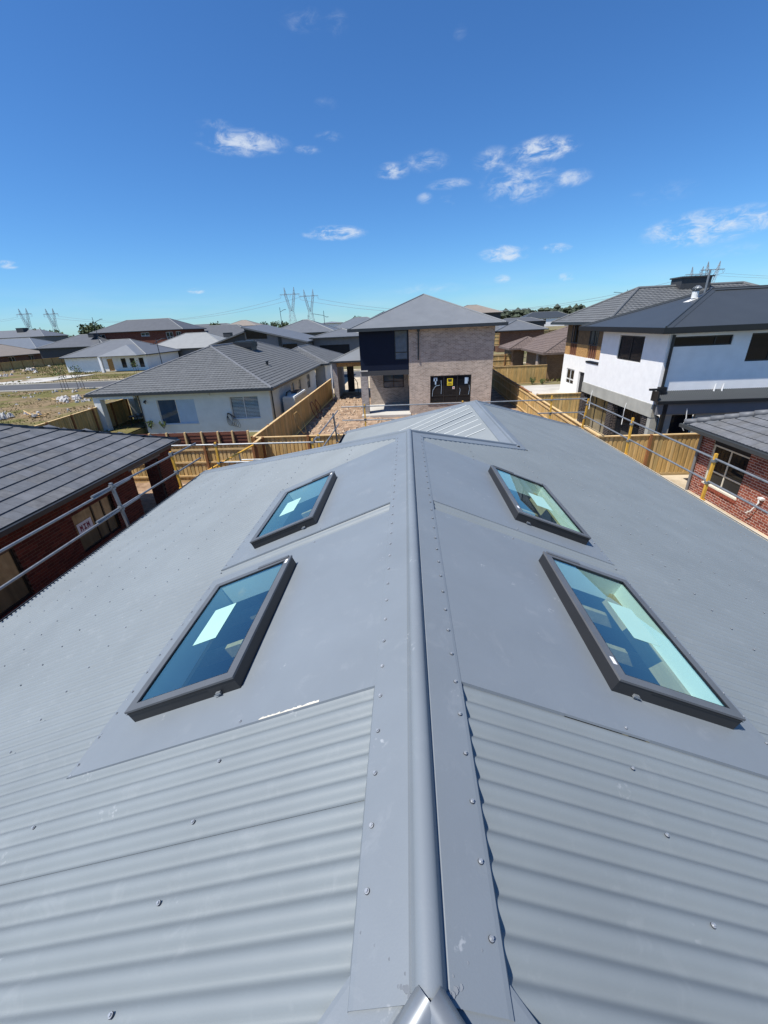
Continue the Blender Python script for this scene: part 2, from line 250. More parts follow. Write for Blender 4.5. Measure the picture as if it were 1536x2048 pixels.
# ------------------------------------------------------------------ mesh helpers
class MB:
    def __init__(s): s.v = []; s.f = []; s.m = []
    def face(s, pts, m=0):
        i = len(s.v); s.v += [tuple(p) for p in pts]; s.f.append(tuple(range(i, i+len(pts)))); s.m.append(m)
    def box(s, x0, x1, y0, y1, z0, z1, m=0):
        i = len(s.v)
        s.v += [(x0,y0,z0),(x1,y0,z0),(x1,y1,z0),(x0,y1,z0),(x0,y0,z1),(x1,y0,z1),(x1,y1,z1),(x0,y1,z1)]
        for q in ((0,3,2,1),(4,5,6,7),(0,1,5,4),(1,2,6,5),(2,3,7,6),(3,0,4,7)):
            s.f.append(tuple(i+k for k in q)); s.m.append(m)
    def obox(s, o, a, b, c, m=0):   # corner o and edge vectors a,b,c (right handed)
        o = Vector(o); a = Vector(a); b = Vector(b); c = Vector(c); i = len(s.v)
        if a.cross(b).dot(c) < 0: a, b = b, a
        for q in (o, o+a, o+a+b, o+b, o+c, o+a+c, o+a+b+c, o+b+c): s.v.append(tuple(q))
        for q in ((0,3,2,1),(4,5,6,7),(0,1,5,4),(1,2,6,5),(2,3,7,6),(3,0,4,7)):
            s.f.append(tuple(i+k for k in q)); s.m.append(m)
    def tube(s, p, q, r, n=8, r2=None, m=0, caps=True):
        p = Vector(p); q = Vector(q); d = (q-p); r2 = r if r2 is None else r2
        a = d.orthogonal().normalized(); b = d.normalized().cross(a); i = len(s.v)
        for k in range(n):
            t = 2*pi*k/n; e = a*cos(t)+b*sin(t); s.v.append(tuple(p+e*r)); s.v.append(tuple(q+e*r2))
        for k in range(n):
            j = (k+1) % n; s.f.append((i+2*k, i+2*j, i+2*j+1, i+2*k+1)); s.m.append(m)
        if caps:
            s.f.append(tuple(i+2*k for k in reversed(range(n)))); s.m.append(m)
            s.f.append(tuple(i+2*k+1 for k in range(n))); s.m.append(m)
    def path(s, pts, r, n=6, m=0):
        for a, b in zip(pts[:-1], pts[1:]): s.tube(a, b, r, n, m=m)
    def slab(s, pts, th, m=0):      # polygon with thickness along -normal*th
        P = [Vector(p) for p in pts]; nr = (P[1]-P[0]).cross(P[2]-P[0]).normalized()
        if nr.z < 0: P.reverse(); nr = -nr
        Q = [p-nr*th for p in P]; i = len(s.v); n = len(P)
        s.v += [tuple(p) for p in P]+[tuple(p) for p in Q]
        s.f.append(tuple(range(i, i+n))); s.m.append(m); s.f.append(tuple(i+n+k for k in reversed(range(n)))); s.m.append(m)
        for k in range(n):
            j = (k+1) % n; s.f.append((i+k, i+n+k, i+n+j, i+j)); s.m.append(m)
    def mesh(s, name, mats, smooth=False):
        me = bpy.data.meshes.new(name); me.from_pydata(s.v, [], s.f)
        for x in (mats if isinstance(mats, (list, tuple)) else [mats]): me.materials.append(x)
        if any(s.m): me.polygons.foreach_set('material_index', s.m)
        if smooth: me.polygons.foreach_set('use_smooth', [True]*len(s.f))
        me.update(); return me
    def build(s, name, mats, parent=None, smooth=False, kind=None, label=None):
        me = s.mesh(name, mats, smooth); return put(name, me, parent, kind=kind, label=label)
def put(name, me, parent=None, loc=None, rot=None, scale=None, kind=None, label=None):
    """link a mesh; coordinates are world ones, the offset of an unrotated parent is taken off"""
    o = bpy.data.objects.new(name, me); COL.objects.link(o)
    off = Vector((0, 0, 0))
    if parent is not None:
        o.parent = parent; off = -Vector(parent.get('_w', (0, 0, 0)))
    w = Vector(loc) if loc is not None else Vector((0, 0, 0))
    o.location = w+off; o['_w'] = tuple(w)
    if rot is not None: o.rotation_euler = rot
    if scale is not None: o.scale = scale
    if kind: o['kind'] = kind
    if label: o['label'] = label
    return o
def thing(name, label, cat, loc=(0, 0, 0), group=None, rz=0, local=False):
    o = bpy.data.objects.new(name, None); COL.objects.link(o); o.location = loc; o.rotation_euler = (0, 0, rz)
    o['_w'] = (0, 0, 0) if local else tuple(loc)
    o['label'] = label; o['category'] = cat; o.empty_display_size = .2
    if group: o['group'] = group
    return o
def tag(o, label, cat, group=None):
    o['label'] = label; o['category'] = cat
    if group: o['group'] = group
    return o
def struct(name, mb, m): return mb.build(name, m, None, kind='structure')

def corr(mb, O, ud, vd, nrm, u0, u1, vmin, vmax, pitch=.0762, amp=.0100, seg=8, phase=0.):
    """corrugated sheet: waves run along vd, profile along ud; vmin/vmax are functions of u"""
    O = Vector(O); ud = Vector(ud); vd = Vector(vd); nrm = Vector(nrm)
    n = max(2, int(round((u1-u0)/pitch*seg))); i0 = len(mb.v); ok = []
    for k in range(n+1):
        u = u0+(u1-u0)*k/n; a, b = vmin(u), vmax(u); b = max(a, b)
        h = amp*(cos(2*pi*(u-phase)/pitch)-.13*cos(4*pi*(u-phase)/pitch))
        base = O+ud*u+nrm*h
        mb.v.append(tuple(base+vd*a)); mb.v.append(tuple(base+vd*b)); ok.append(b-a > 1e-4)
    up = ud.cross(vd).dot(nrm) > 0
    for k in range(n):
        if not (ok[k] or ok[k+1]): continue
        a = i0+2*k; q = (a, a+2, a+3, a+1)
        mb.f.append(q if up else tuple(reversed(q))); mb.m.append(0)

# ================================================================== GROUND
mb = MB()
g = [-4000, -800, -200, -80, -30, 30, 80, 200, 800, 4000]
gx = [-4000, -800, -200, -80, -20.35, -7.55, 30, 80, 200, 800, 4000]; gy = [-4000, -800, -200, -80, -30, 19.25, 30.6, 80, 200, 800, 4000]
for i in range(len(gx)-1):
    for j in range(len(gy)-1):
        z = -.55 if (gx[i] == -20.35 and gy[j] == 19.25) else -.03       # sunk yard of the bungalow
        mb.face([(gx[i], gy[j], z), (gx[i+1], gy[j], z), (gx[i+1], gy[j+1], z), (gx[i], gy[j+1], z)])
for a, b in (((-20.35, 19.25), (-7.55, 19.25)), ((-7.55, 19.25), (-7.55, 30.6)), ((-7.55, 30.6), (-20.35, 30.6)), ((-20.35, 30.6), (-20.35, 19.25))):
    mb.face([(*a, -.55), (*b, -.55), (*b, -.03), (*a, -.03)])
struct('ground', mb, M['farland'])
def bumpy(name, x0, x1, y0, y1, step, amp, m, z=0., edge=1.0, hole=None):
    mb = MB(); nx = int((x1-x0)/step); ny = int((y1-y0)/step); rnd = random.Random(name)
    H = {}
    ph = [(rnd.uniform(.3, 2.6), rnd.uniform(.3, 2.6), rnd.uniform(0, 6), rnd.uniform(.3, 1)) for _ in range(9)]
    for i in range(nx+1):
        for j in range(ny+1):
            x = x0+(x1-x0)*i/nx; y = y0+(y1-y0)*j/ny
            e = min(1, min(x-x0, x1-x, y-y0, y1-y)/edge)
            h = sum(w*sin(a*x+c+.7*sin(b*y))*sin(b*y+c*2) for a, b, c, w in ph)/4+rnd.uniform(-.35, .35)
            mb.v.append((x, y, z+amp*e*h))
    for i in range(nx):
        for j in range(ny):
            a = i*(ny+1)+j; mb.f.append((a, a+ny+1, a+ny+2, a+1)); mb.m.append(0)
    return struct(name, mb, m)
bumpy('field_behind_bungalow', -20.3, -7.6, 52, 56.6, .7, .10, M['field'], z=.05)
bumpy('field', -110, -20.4, 18.5, 56.6, .7, .10, M['field'], z=.05)
bumpy('vacant_ground', -130, -64, 69.5, 132, 1.3, .12, M['field'], z=.06)
bumpy('site_soil', -7.3, 9.2, 17.0, 55, .28, .07, M['soil'], z=.04, edge=.6)
bumpy('side_yard_soil', -17.2, -5.6, -6, 19.0, .3, .04, M['soil'], z=.03, edge=.3)
mb = MB(); mb.box(6.45, 11.1, -8, 17.3, -.02, .03); mb.box(11.101, 16, 15.8, 17.3, -.02, .03); struct('side_path', mb, M['path'])
mb = MB(); mb.box(8.9, 40, 17.5, 45, -.02, .035); struct('neighbour_path', mb, M['slab'])
mb = MB(); mb.face([(-260, 58, .004), (80, 58, .004), (80, 66.2, .004), (-260, 66.2, .004)]); struct('road', mb, M['asphalt'])
mb = MB(); mb.box(-260, 80, 57.6, 57.996, 0, .12); mb.box(-260, 80, 66.204, 66.6, 0, .12); struct('kerb', mb, M['kerb'])
mb = MB(); mb.box(-260, 80, 68.4, 69.9, -.02, .05); struct('footpath', mb, M['path'])
mb = MB(); mb.box(-260, 80, 66.6, 68.39, -.02, .045); mb.box(-59.5, -40, 69.95, 79, -.02, .06); struct('verge', mb, M['field'])
mb = MB(); mb.slab([(-73, 66.61, .075), (-62, 66.61, .075), (-60, 79.9, .075), (-67.5, 79.9, .075)], .08); struct('driveway', mb, M['slab'])
mb = MB(); mb.slab([(-9, 44, .12), (-3.9, 44, .12), (-3.9, 57.5, .12), (-9.5, 57.5, .12)], .1); struct('carport_apron', mb, M['path'])
# stones and clods lying on the dug ground
def lumps(name, n, x0, x1, y0, y1, r0, r1, m, z=.05, seed=1):
    rnd = random.Random(seed); mb = MB()
    for _ in range(n):
        x = rnd.uniform(x0, x1); y = rnd.uniform(y0, y1); r = r0+(r1-r0)*rnd.random()**3
        i = len(mb.v); k = 5; a0 = rnd.uniform(0, 6)
        for q in range(k):
            a = a0+2*pi*q/k; rr = r*rnd.uniform(.7, 1.2); mb.v.append((x+rr*cos(a), y+rr*sin(a)*rnd.uniform(.7, 1), z-.02))
        for q in range(k):
            a = a0+2*pi*q/k+.3; rr = r*rnd.uniform(.4, .8); mb.v.append((x+rr*cos(a), y+rr*sin(a), z+r*rnd.uniform(.4, .9)))
        mb.f.append(tuple(i+k+q for q in range(k))); mb.m.append(0)
        for q in range(k):
            j = (q+1) % k; mb.f.append((i+q, i+j, i+k+j, i+k+q)); mb.m.append(0)
    mb.build(name, m, None, kind='stuff')
lumps('clods', 3200, -7.1, 3, 17.3, 42, .02, .17, M['clod'], seed=3)
lumps('side_yard_stones', 900, -10.5, -5.8, 6, 18.8, .02, .10, M['clod'], seed=5)
lumps('field_litter', 170, -62, -24, 30, 56, .05, .22, M['rubbish'], z=.10, seed=9)
lumps('vacant_ground_litter', 30, -118, -66, 76, 126, .15, .6, M['rubbish'], z=.16, seed=12)
def tufts(name, n, x0, x1, y0, y1, h0, h1, m, seed=1, keep=None):
    rnd = random.Random(seed); mb = MB()
    while n > 0:
        x = rnd.uniform(x0, x1); y = rnd.uniform(y0, y1)
        if keep and not keep(x, y): continue
        n -= 1; h = rnd.uniform(h0, h1)
        for _ in range(4):
            a = rnd.uniform(0, 6.28); w = h*.22; dx, dy = cos(a)*w, sin(a)*w; lx, ly = rnd.uniform(-.5, .5)*h, rnd.uniform(-.5, .5)*h
            mb.face([(x-dx, y-dy, 0), (x+dx, y+dy, 0), (x+lx, y+ly, h*rnd.uniform(.6, 1.1))])
    mb.build(name, m, None, kind='stuff')
kp = lambda x, y: sin(x*.31+1)*sin(y*.43)+sin(x*.11+y*.17) > -.35
tufts('field_grass', 12000, -75, -21, 22, 56.5, .05, .2, M['grass'], 2, kp)
tufts('roadside_grass', 2500, -100, -40, 66.7, 68.3, .1, .25, M['grass'], 4)
tufts('vacant_ground_grass', 6500, -125, -62, 70, 128, .12, .4, M['grass'], 6, kp)
tufts('front_lawn_grass', 1500, -59, -41, 70.2, 78.8, .1, .22, M['grass'], 8)
tufts('back_lot_grass', 2600, 9, 32, 47.5, 66, .15, .5, M['grass'], 11)

# ================================================================== ROOF WE STAND ON
S = .4108; RZ = 5.23; XR = .025; PITCH = math.atan(S)
cp, sp = cos(PITCH), sin(PITCH)
CR = -.0175     # mid-surface of the corrugations below the cap line
house = thing('corrugated_roof_house', 'house in front, long grey corrugated steel roof with four roof windows and a ridge cap', 'house')
EL, ER = 6.185, 6.835
TR = {-1: [(1.214, 2.93), (3.11, 5.03)], 1: [(1.238, 2.94), (3.13, 5.03)]}
def sheets(side):
    Lm = EL if side < 0 else ER
    def umin(y):
        if y < .34: a = .34-y
        elif y < 5.27: a = 0
        elif side < 0: a = y-5.27
        elif y < 7.186: a = y-5.27
        elif y < 11.77: a = 1.915
        else: a = 1.915+y-11.77
        for t0, t1 in TR[side]:
            if t0-.001 <= y <= t1+.001: a = max(a, 1.69)
        return a/cp
    yend = 11.455 if side < 0 else 16.69
    ystart = -5.845 if side < 0 else -6.49
    vd = Vector((side*cp, 0, -sp)); nr = Vector((side*sp, 0, cp)); O = Vector((XR, 0, RZ))+nr*CR
    # cuts keep sheet ends exact at the flat trays
    brk = sorted([t for p in TR[side] for t in p])
    y = ystart; k = 0
    cuts = []
    yy = floor(ystart/.762)*.762+.02
    while yy < yend: cuts.append(yy); yy += .762
    cuts = [c for c in cuts if c > ystart+.1]+[yend]
    a = ystart
    for c in cuts:
        mb = MB(); segs = [a]+[b for b in brk if a < b < c]+[c]
        for s0, s1 in zip(segs[:-1], segs[1:]):
            e = 1e-4
            inb = any(t0 < (s0+s1)/2 < t1 for t0, t1 in TR[side])
            fn = (lambda u: 1.69/cp) if inb else umin
            if not inb:
                lo, hi = s0, s1
                fn = lambda u, lo=lo, hi=hi: umin(min(max(u, lo+.002), hi-.002))
            corr(mb, O+nr*(.0014*(k % 2)), (0, 1, 0), vd, nr, s0, s1, fn, lambda u: Lm/cp, seg=12)
        if mb.f: mb.build('roof_sheet', M['steel'], house, smooth=True)
        a = c; k += 1
sheets(-1); sheets(1)
# second (lower) ridge: its left slope
vd = Vector((-cp, 0, -sp)); nr = Vector((-sp, 0, cp)); O2 = Vector((1.94, 0, RZ-S*1.915))+nr*CR
a = 7.186
while a < 16.1:
    b = min(a+.762, 16.15); mb = MB()
    corr(mb, O2, (0, 1, 0), vd, nr, a, b, lambda u: max(0, u-11.77)/cp, lambda u: min(4.38, u-7.186)/cp, seg=8)
    mb.build('roof_sheet', M['steel'], house, smooth=True); a = b
# hip ends: far face of the main part, far face of the wing, near face behind us
vd = Vector((0, cp, -sp)); nr = Vector((0, sp, cp))
mb = MB(); corr(mb, Vector((XR, 5.27, RZ))+nr*CR, (1, 0, 0), vd, nr, -EL, 1.91, lambda u: abs(u)/cp, lambda u: min(EL, 9.126-5.27-(u+XR))/cp if u+XR > -2.44 else EL/cp, seg=6)
mb.build('roof_sheet', M['steel'], house, smooth=True)
mb = MB(); corr(mb, Vector((1.94, 11.77, RZ-S*1.915))+nr*CR, (1, 0, 0), vd, nr, -4.38, 4.92, lambda u: abs(u)/cp, lambda u: 4.92/cp, seg=6)
mb.build('roof_sheet', M['steel'], house, smooth=True)
vd = Vector((0, -cp, -sp)); nr = Vector((0, -sp, cp))
mb = MB(); corr(mb, Vector((XR, .34, RZ))+nr*CR, (1, 0, 0), vd, nr, -EL, ER, lambda u: abs(u)/cp, lambda u: (EL if u < 0 else ER)/cp, seg=6)
mb.build('roof_sheet', M['steel'], house, smooth=True)

def rp(side, u, y, d=0.):   # point on a slope: u plan distance from the ridge, d above the surface
    return Vector((XR+side*u+side*sp*d, y, RZ-S*u+cp*d))
# flat trays round the roof windows
SKY = {-1: [(1.455, 2.62, .885, 1.52), (3.29, 4.53, .865, 1.485)], 1: [(1.475, 2.665, .935, 1.575), (3.36, 4.69, .93, 1.595)]}
for side in (-1, 1):
    for (t0, t1), (y0, y1, u0, u1) in zip(TR[side], SKY[side]):
        mb = MB(); uo = 1.755; f0, f1 = y0+.03, y1-.03; g0, g1 = u0+.03, u1-.03
        def q(ua, ub, ya, yb, d=.001):
            P = [rp(side, ua, ya, d), rp(side, ub, ya, d), rp(side, ub, yb, d), rp(side, ua, yb, d)]
            mb.slab(P, .002)
        q(.10, g0, t0, t1); q(g1, uo, t0, t1); q(g0, g1, t0, f0); q(g0, g1, f1, t1)
        # turned-down near edge and raised stiffening folds
        for ua, ub, dr in ((.17, .62 if side > 0 else .171, -.014), (.62 if side > 0 else .171, 1.0, -.009), (1.0, uo, -.014)):
            mb.face([rp(side, ua, t0, .001), rp(side, ub, t0, .001), rp(side, ub, t0-.003, dr), rp(side, ua, t0-.003, dr)])
        P = [rp(side, uo, t0, .001), rp(side, uo, t1, .001), rp(side, uo+.012, t1, -.010), rp(side, uo+.012, t0, -.010)]
        mb.face(P if side < 0 else P[::-1])
        tr_ = mb.build('flashing_tray', M['flash'], house)
        if side < 0 and t0 < 2:
            mb = MB(); rnd_ = random.Random(5)
            for k in range(14):
                ua = .42+k*.020; mb.slab([rp(-1, ua, t0+.001, .0025), rp(-1, ua+.0205, t0+.001, .0025), rp(-1, ua+.0205, t0+.005+rnd_.uniform(.0, .008), .0025), rp(-1, ua, t0+.006+rnd_.uniform(0, .008), .0025)], .001)
            mb.build('torn_protective_film', M['gutter_cream'], tr_)

# ridge and hip caps
def cap(p, q, half, name, hip=False, lip=True, rr=.030, mat_=None, half2=None):
    """roll-top cap from p to q; sides lie on the two slopes, half = plan half width"""
    p = Vector(p); q = Vector(q); d = (q-p); h = Vector((d.x, d.y, 0)).normalized(); n = Vector((h.y, -h.x, 0))
    sl_ = S*.7071 if hip else S
    prof = []
    w0 = rr*1.05
    pts = [(-half-.006, -sl_*half-.020), (-half-.001, -sl_*half-.001), (-half+.010, -sl_*(half-.010)+.001), (-w0-.012, -sl_*(w0+.012)+.001), (-w0-.006, -sl_*(w0+.006)-.003)]
    for k in range(11):
        t = pi-(pi*k/10); pts.append((w0*cos(t), .004+w0*sin(t)*.85-.008))
    pts += [(-x, z) for x, z in reversed(pts[:5])]
    mb = MB(); i = len(mb.v)
    for x, z in pts: mb.v.append(tuple(p+n*x+Vector((0, 0, z))))
    for x, z in pts: mb.v.append(tuple(q+n*x+Vector((0, 0, z))))
    N = len(pts)
    for k in range(N-1):
        mb.f.append((k, k+1, N+k+1, N+k)); mb.m.append(0)
    o = mb.build(name, mat_ or M['flash'], house)
    for pl in o.data.polygons[5:15]: pl.use_smooth = True
    return o
E0 = Vector((XR, .34, RZ)); E1 = Vector((XR, 5.27, RZ)); P2 = Vector((1.94, 7.185, RZ-S*1.915)); A2 = Vector((1.94, 11.77, RZ-S*1.915))
cap(E0+Vector((0, 0, .004)), E1+Vector((0, 0, .004)), .175, 'ridge_cap')
cap(E0+Vector((0, 0, -.003)), (XR-EL, .34-EL, RZ-S*EL-.003), .165, 'hip_cap', hip=True, rr=.034)
cap(E0+Vector((0, 0, -.003)), (XR+ER, .34-ER, RZ-S*ER-.003), .165, 'hip_cap', hip=True, rr=.034)
cap(E1+Vector((0, 0, -.003)), (XR-EL, 5.27+EL, RZ-S*EL-.003), .165, 'hip_cap', hip=True)
cap(E1+Vector((0, 0, -.003)), P2, .165, 'hip_cap', hip=True)
cap(P2+Vector((0, -.1, 0)), A2, .175, 'ridge_cap')
cap(A2, (1.94-4.38, 11.77+4.38, RZ-S*(1.915+4.38)), .165, 'hip_cap', hip=True)
cap(A2, (1.94+4.92, 11.77+4.92, RZ-S*(1.915+4.92)), .165, 'hip_cap', hip=True)
# fishbone soldered joint where ridge and hips meet
mb = MB()
for sx in (-1, 1):
    a = E0+Vector((0, .004, .003)); b = E0+Vector((sx*.075, -.075, -.031+.003))
    mb.tube(a, b, .0325, 16, r2=.0345, caps=False)
mb.build('cap_junction', M['solder'], house, smooth=True)
mb = MB()
rnd = random.Random(4)
for sx in (-1, 1):
    for k in range(7):
        c = E0+Vector((sx*(.03+.006*k), .006+.004*k+rnd.uniform(-.004, .004), -.010-.003*k)); mb.tube(c, c+Vector((0, 0, .006)), rnd.uniform(.003, .008), 7)
mb.build('solder_blob', M['solder'], house, kind='stuff')
# screws
mbs = MB(); mbs.tube((0, 0, 0), (0, 0, .0018), .0075, 14, m=1); mbs.tube((0, 0, .0018), (0, 0, .0034), .0066, 12, m=0); mbs.tube((0, 0, .0034), (0, 0, .0080), .0042, 6, m=0)
screw_me = mbs.mesh('screw', [M['screw'], M['washer']])
rivet_mb = MB(); rivet_mb.tube((0, 0, 0), (0, 0, .002), .0035, 8); rivet_me = rivet_mb.mesh('rivet', M['solder'])
cand = []
def scr(side, u, y, d): cand.append((side, u, y, d))
for side in (-1, 1):
    y = .46 if side > 0 else .54
    while y < 5.2: scr(side, .148, y, .0055); y += .1524
    for iu, u in enumerate((.83, 1.735, 2.51, 3.325, 4.125, 4.94, 5.75)):
        Lm = EL if side < 0 else ER
        for k in range(-26, 75):
            y = .0762*(3*k+(0 if iu % 2 == 0 else -1)+2)
            if side < 0 and iu == 2: y = 2.924+.2286*(k-13)
            lim = (.34-y) if y < .34 else (0 if y < 5.27 else (y-5.27 if (side < 0 or y < 7.19) else (1.915 if y < 11.77 else 1.915+y-11.77)))
            if u < lim+.25: continue
            if y > (11.3 if side < 0 else 16.5): continue
            if u < 1.7 and any(t0-.02 < y < t1+.02 for t0, t1 in TR[side]): continue
            scr(side, u, y, -.004)
    for t0, t1 in TR[side]:
        y = t0+.06
        while y < t1: scr(side, 1.735, y, 0.001); y += .1524
        scr(side, .80 if side < 0 else .90, t0+.025, .0)
        scr(side, .80, t1-.03, .0)
cand.sort(key=lambda c: (rp(c[0], c[1], c[2])-Vector((0, .0, 6.5))).length)
cand = [c for c in cand if c[2] > .2]
far_mb = MB()
for k, (side, u, y, d) in enumerate(cand):
    if k < 300:
        put('screw', screw_me, house, loc=rp(side, u, y, d), rot=(random.uniform(-.05, .05), side*PITCH, random.uniform(0, 1)))
    else:
        c = rp(side, u, y, d); far_mb.tube(c, c+Vector((side*sp, 0, cp))*.007, .008, 6)
far_mb.build('distant_screws', M['screw'], house, kind='stuff')
mb = MB()
for sx in (-1, 1):
    for k in range(4):
        c = rp(sx, .05+.036*k, .385+.026*k, .003); mb.tube(c, c+Vector((0, 0, .002)), .0032, 7)
mb.build('cap_rivets', M['solder'], house, kind='stuff')
# scalloped cap edges on far hips and streaky bare laps on the wing slope
mb = MB()
for k in range(8):
    y = 8.9+.762*k*.62; u0 = max(.25, y-11.77+.2); u1 = min(4.2, y-7.186-.3, 3.4)
    if u1 <= u0: continue
    o = Vector((1.94, 0, RZ-S*1.915))
    A = [o+Vector((-u, yy, -S*u+.006)) for u, yy in ((u0, y), (u1, y), (u1, y+.022), (u0, y+.022))]
    mb.slab(A, .003)
mb.build('sheet_lap_strips', M['whitewood'], house, label='pale protective strips left on the sheet laps')

# roof windows
def skylight(side, y0, y1, u0, u1, label):
    d1 = .085
    mb = MB(); w = .042
    def bx(ua, ub, ya, yb, da, db, m=0, mb_=None):
        (mb_ or mb).obox(rp(side, ua, ya, da), rp(side, ub, ya, da)-rp(side, ua, ya, da), Vector((0, yb-ya, 0)), Vector((side*sp, 0, cp))*(db-da), m)
    # side box (charcoal)
    bx(u0, u1, y0, y0+.03, -.004, d1-.012); bx(u0, u1, y1-.03, y1, -.004, d1-.012)
    bx(u0, u0+.03, y0+.03, y1-.03, -.004, d1-.012); bx(u1-.03, u1, y0+.03, y1-.03, -.004, d1-.012)
    fr = mb.build('skylight', M['frame'], house, label=label)
    mb2 = MB()
    bx(u0-.004, u1+.004, y0-.004, y0+w, d1-.012, d1, 0, mb2); bx(u0-.004, u1+.004, y1-w, y1+.004, d1-.012, d1, 0, mb2)
    bx(u0-.004, u0+w, y0+w, y1-w, d1-.012, d1, 0, mb2); bx(u1-w, u1+.004, y0+w, y1-w, d1-.012, d1, 0, mb2)
    bx(u0+.02, u0+.27, y1-.015, y1+.012, d1-.05, d1+.006, 0, mb2)
    mb2.build('frame_trim', M['frametop'], fr)
    mb2 = MB()   # black gasket line round the pane
    g = .006
    bx(u0+w, u1-w, y0+w, y0+w+g, d1-.008, d1-.002, 0, mb2); bx(u0+w, u1-w, y1-w-g, y1-w, d1-.008, d1-.002, 0, mb2)
    bx(u0+w, u0+w+g, y0+w+g, y1-w-g, d1-.008, d1-.002, 0, mb2); bx(u1-w-g, u1-w, y0+w+g, y1-w-g, d1-.008, d1-.002, 0, mb2)
    bx(u0+.16, u1+.0, y0-.006, y0-.004, d1-.020, d1-.016, 0, mb2)
    mb2.build('gasket', M['black_frame'], fr)
    mb2 = MB(); bx(u0+.03, u1-.03, y0+.03, y1-.03, d1-.012, d1-.008, 0, mb2); mb2.build('pane', M['skyglass'], fr)
    # white lining of the well
    mb2 = MB()
    bx(u0+.032, u1-.032, y0+.032, y0+.044, -.10, d1-.026, 0, mb2); bx(u0+.032, u1-.032, y1-.044, y1-.032, -.10, d1-.026, 0, mb2)
    bx(u0+.032, u0+.044, y0+.044, y1-.044, -.10, d1-.026, 0, mb2); bx(u1-.044, u1-.032, y0+.044, y1-.044, -.10, d1-.026, 0, mb2)
    mb2.build('lining', M['whitewood'], fr)
    mb2 = MB(); yc = (y0+y1)/2+.06; uc = (u0+u1)/2+.0
    bx(u0+.295, u0+.455, y0+.42, y0+.76, d1-.0075, d1-.0065, 0, mb2); mb2.build('sticker', M['sticker'], fr)
    mb2 = MB(); bx(u0+.012, u0+.030, y0+.10 if side > 0 else y1-.09, y0+.15 if side > 0 else y1-.04, d1, d1+.0015, 0, mb2); mb2.build('label_tab', M['paper'], fr)
    mb2 = MB()   # fixing clip and screw at the near side
    bx(u0+.10, u0+.125, y0-.014, y0, .010, .026, 0, mb2); mb2.tube(rp(side, u0+.095, y0-.015, .022), rp(side, u0+.135, y0-.015, .016), .003, 6)
    mb2.build('clip', M['solder'], fr)
    return fr
skylight(-1, *SKY[-1][0], label='nearest roof window on the left slope, blue glass with a pale square sticker')
skylight(-1, *SKY[-1][1], label='second roof window up the left slope, seen more edge on')
skylight(1, *SKY[1][0], label='nearest roof window on the right slope with timbers seen through it')
skylight(1, *SKY[1][1], label='second roof window up the right slope, lit green lining inside')
# attic below: timbers and ceiling insulation
mb = MB()
for side in (-1, 1):
    for u in (.86, 1.50): mb.obox(rp(side, u, 1.0, -.14), rp(side, u+.035, 1.0, -.14)-rp(side, u, 1.0, -.14), (0, 4.2, 0), Vector((side*sp, 0, cp))*.10)
    for y in (1.30, 2.62, 2.20, 3.10, 4.45, 4.0):
        mb.obox(rp(side, .3, y, -.32), rp(side, 1.9, y, -.32)-rp(side, .3, y, -.32), (0, .045, 0), Vector((side*sp, 0, cp))*.09)
    for y in (1.6, 2.75, 3.9):
        mb.tube((side*.3, y, 2.7), rp(side, 1.5, y+.1, -.25), .035, 4); mb.tube((side*2.4, y+.2, 2.7), rp(side, 1.0, y+.05, -.25), .035, 4)
mb.build('roof_timbers', M['pine'], house)
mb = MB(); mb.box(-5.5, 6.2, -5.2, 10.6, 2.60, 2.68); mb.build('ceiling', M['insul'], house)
# gutter, fascia, walls
mb = MB(); mbd = MB()
def gut(mb, a, b, out, z):
    a = Vector(a); b = Vector(b); o = Vector(out); d = b-a
    mb.obox(a+Vector((0, 0, z-.11)), d, o*.115, (0, 0, .004)); mb.obox(a+o*.112+Vector((0, 0, z-.11)), d, o*.003, (0, 0, .10)); mb.obox(a+o*.10+Vector((0, 0, z-.012)), d, o*.015, (0, 0, .004))
    mb.obox(a-o*.004+Vector((0, 0, z-.20)), d, o*.004, (0, 0, .17))
gut(mbd, (XR-EL-.02+.05, -5.9, 0), (XR-EL-.02+.05, 11.5, 0), (-1, 0, 0), 2.66); gut(mbd, (XR-EL, 11.46, 0), (-2.5, 11.46, 0), (0, 1, 0), 2.66)
gut(mbd, (-2.42, 11.6, 0), (-2.42, 16.2, 0), (-1, 0, 0), 2.62); gut(mb, (-2.44, 16.66, 0), (6.86, 16.66, 0), (0, 1, 0), 2.40)
gut(mb, (XR+ER-.03, -6.5, 0), (XR+ER-.03, 16.7, 0), (1, 0, 0), 2.41)
mb.build('gutter', M['gutter_cream'], house); mbd.build('gutter', M['gutter_dark'], house)  # cream colour stands for the sunlit inside of the right gutter; left runs dark
mb = MB(); mb.box(-5.7, 6.35, -5.4, 10.9, 0, 2.40); mb.box(-2.0, 6.35, 10.9, 16.0, 0, 2.36)
mb.build('wall', M['brickwall_brown'], house)

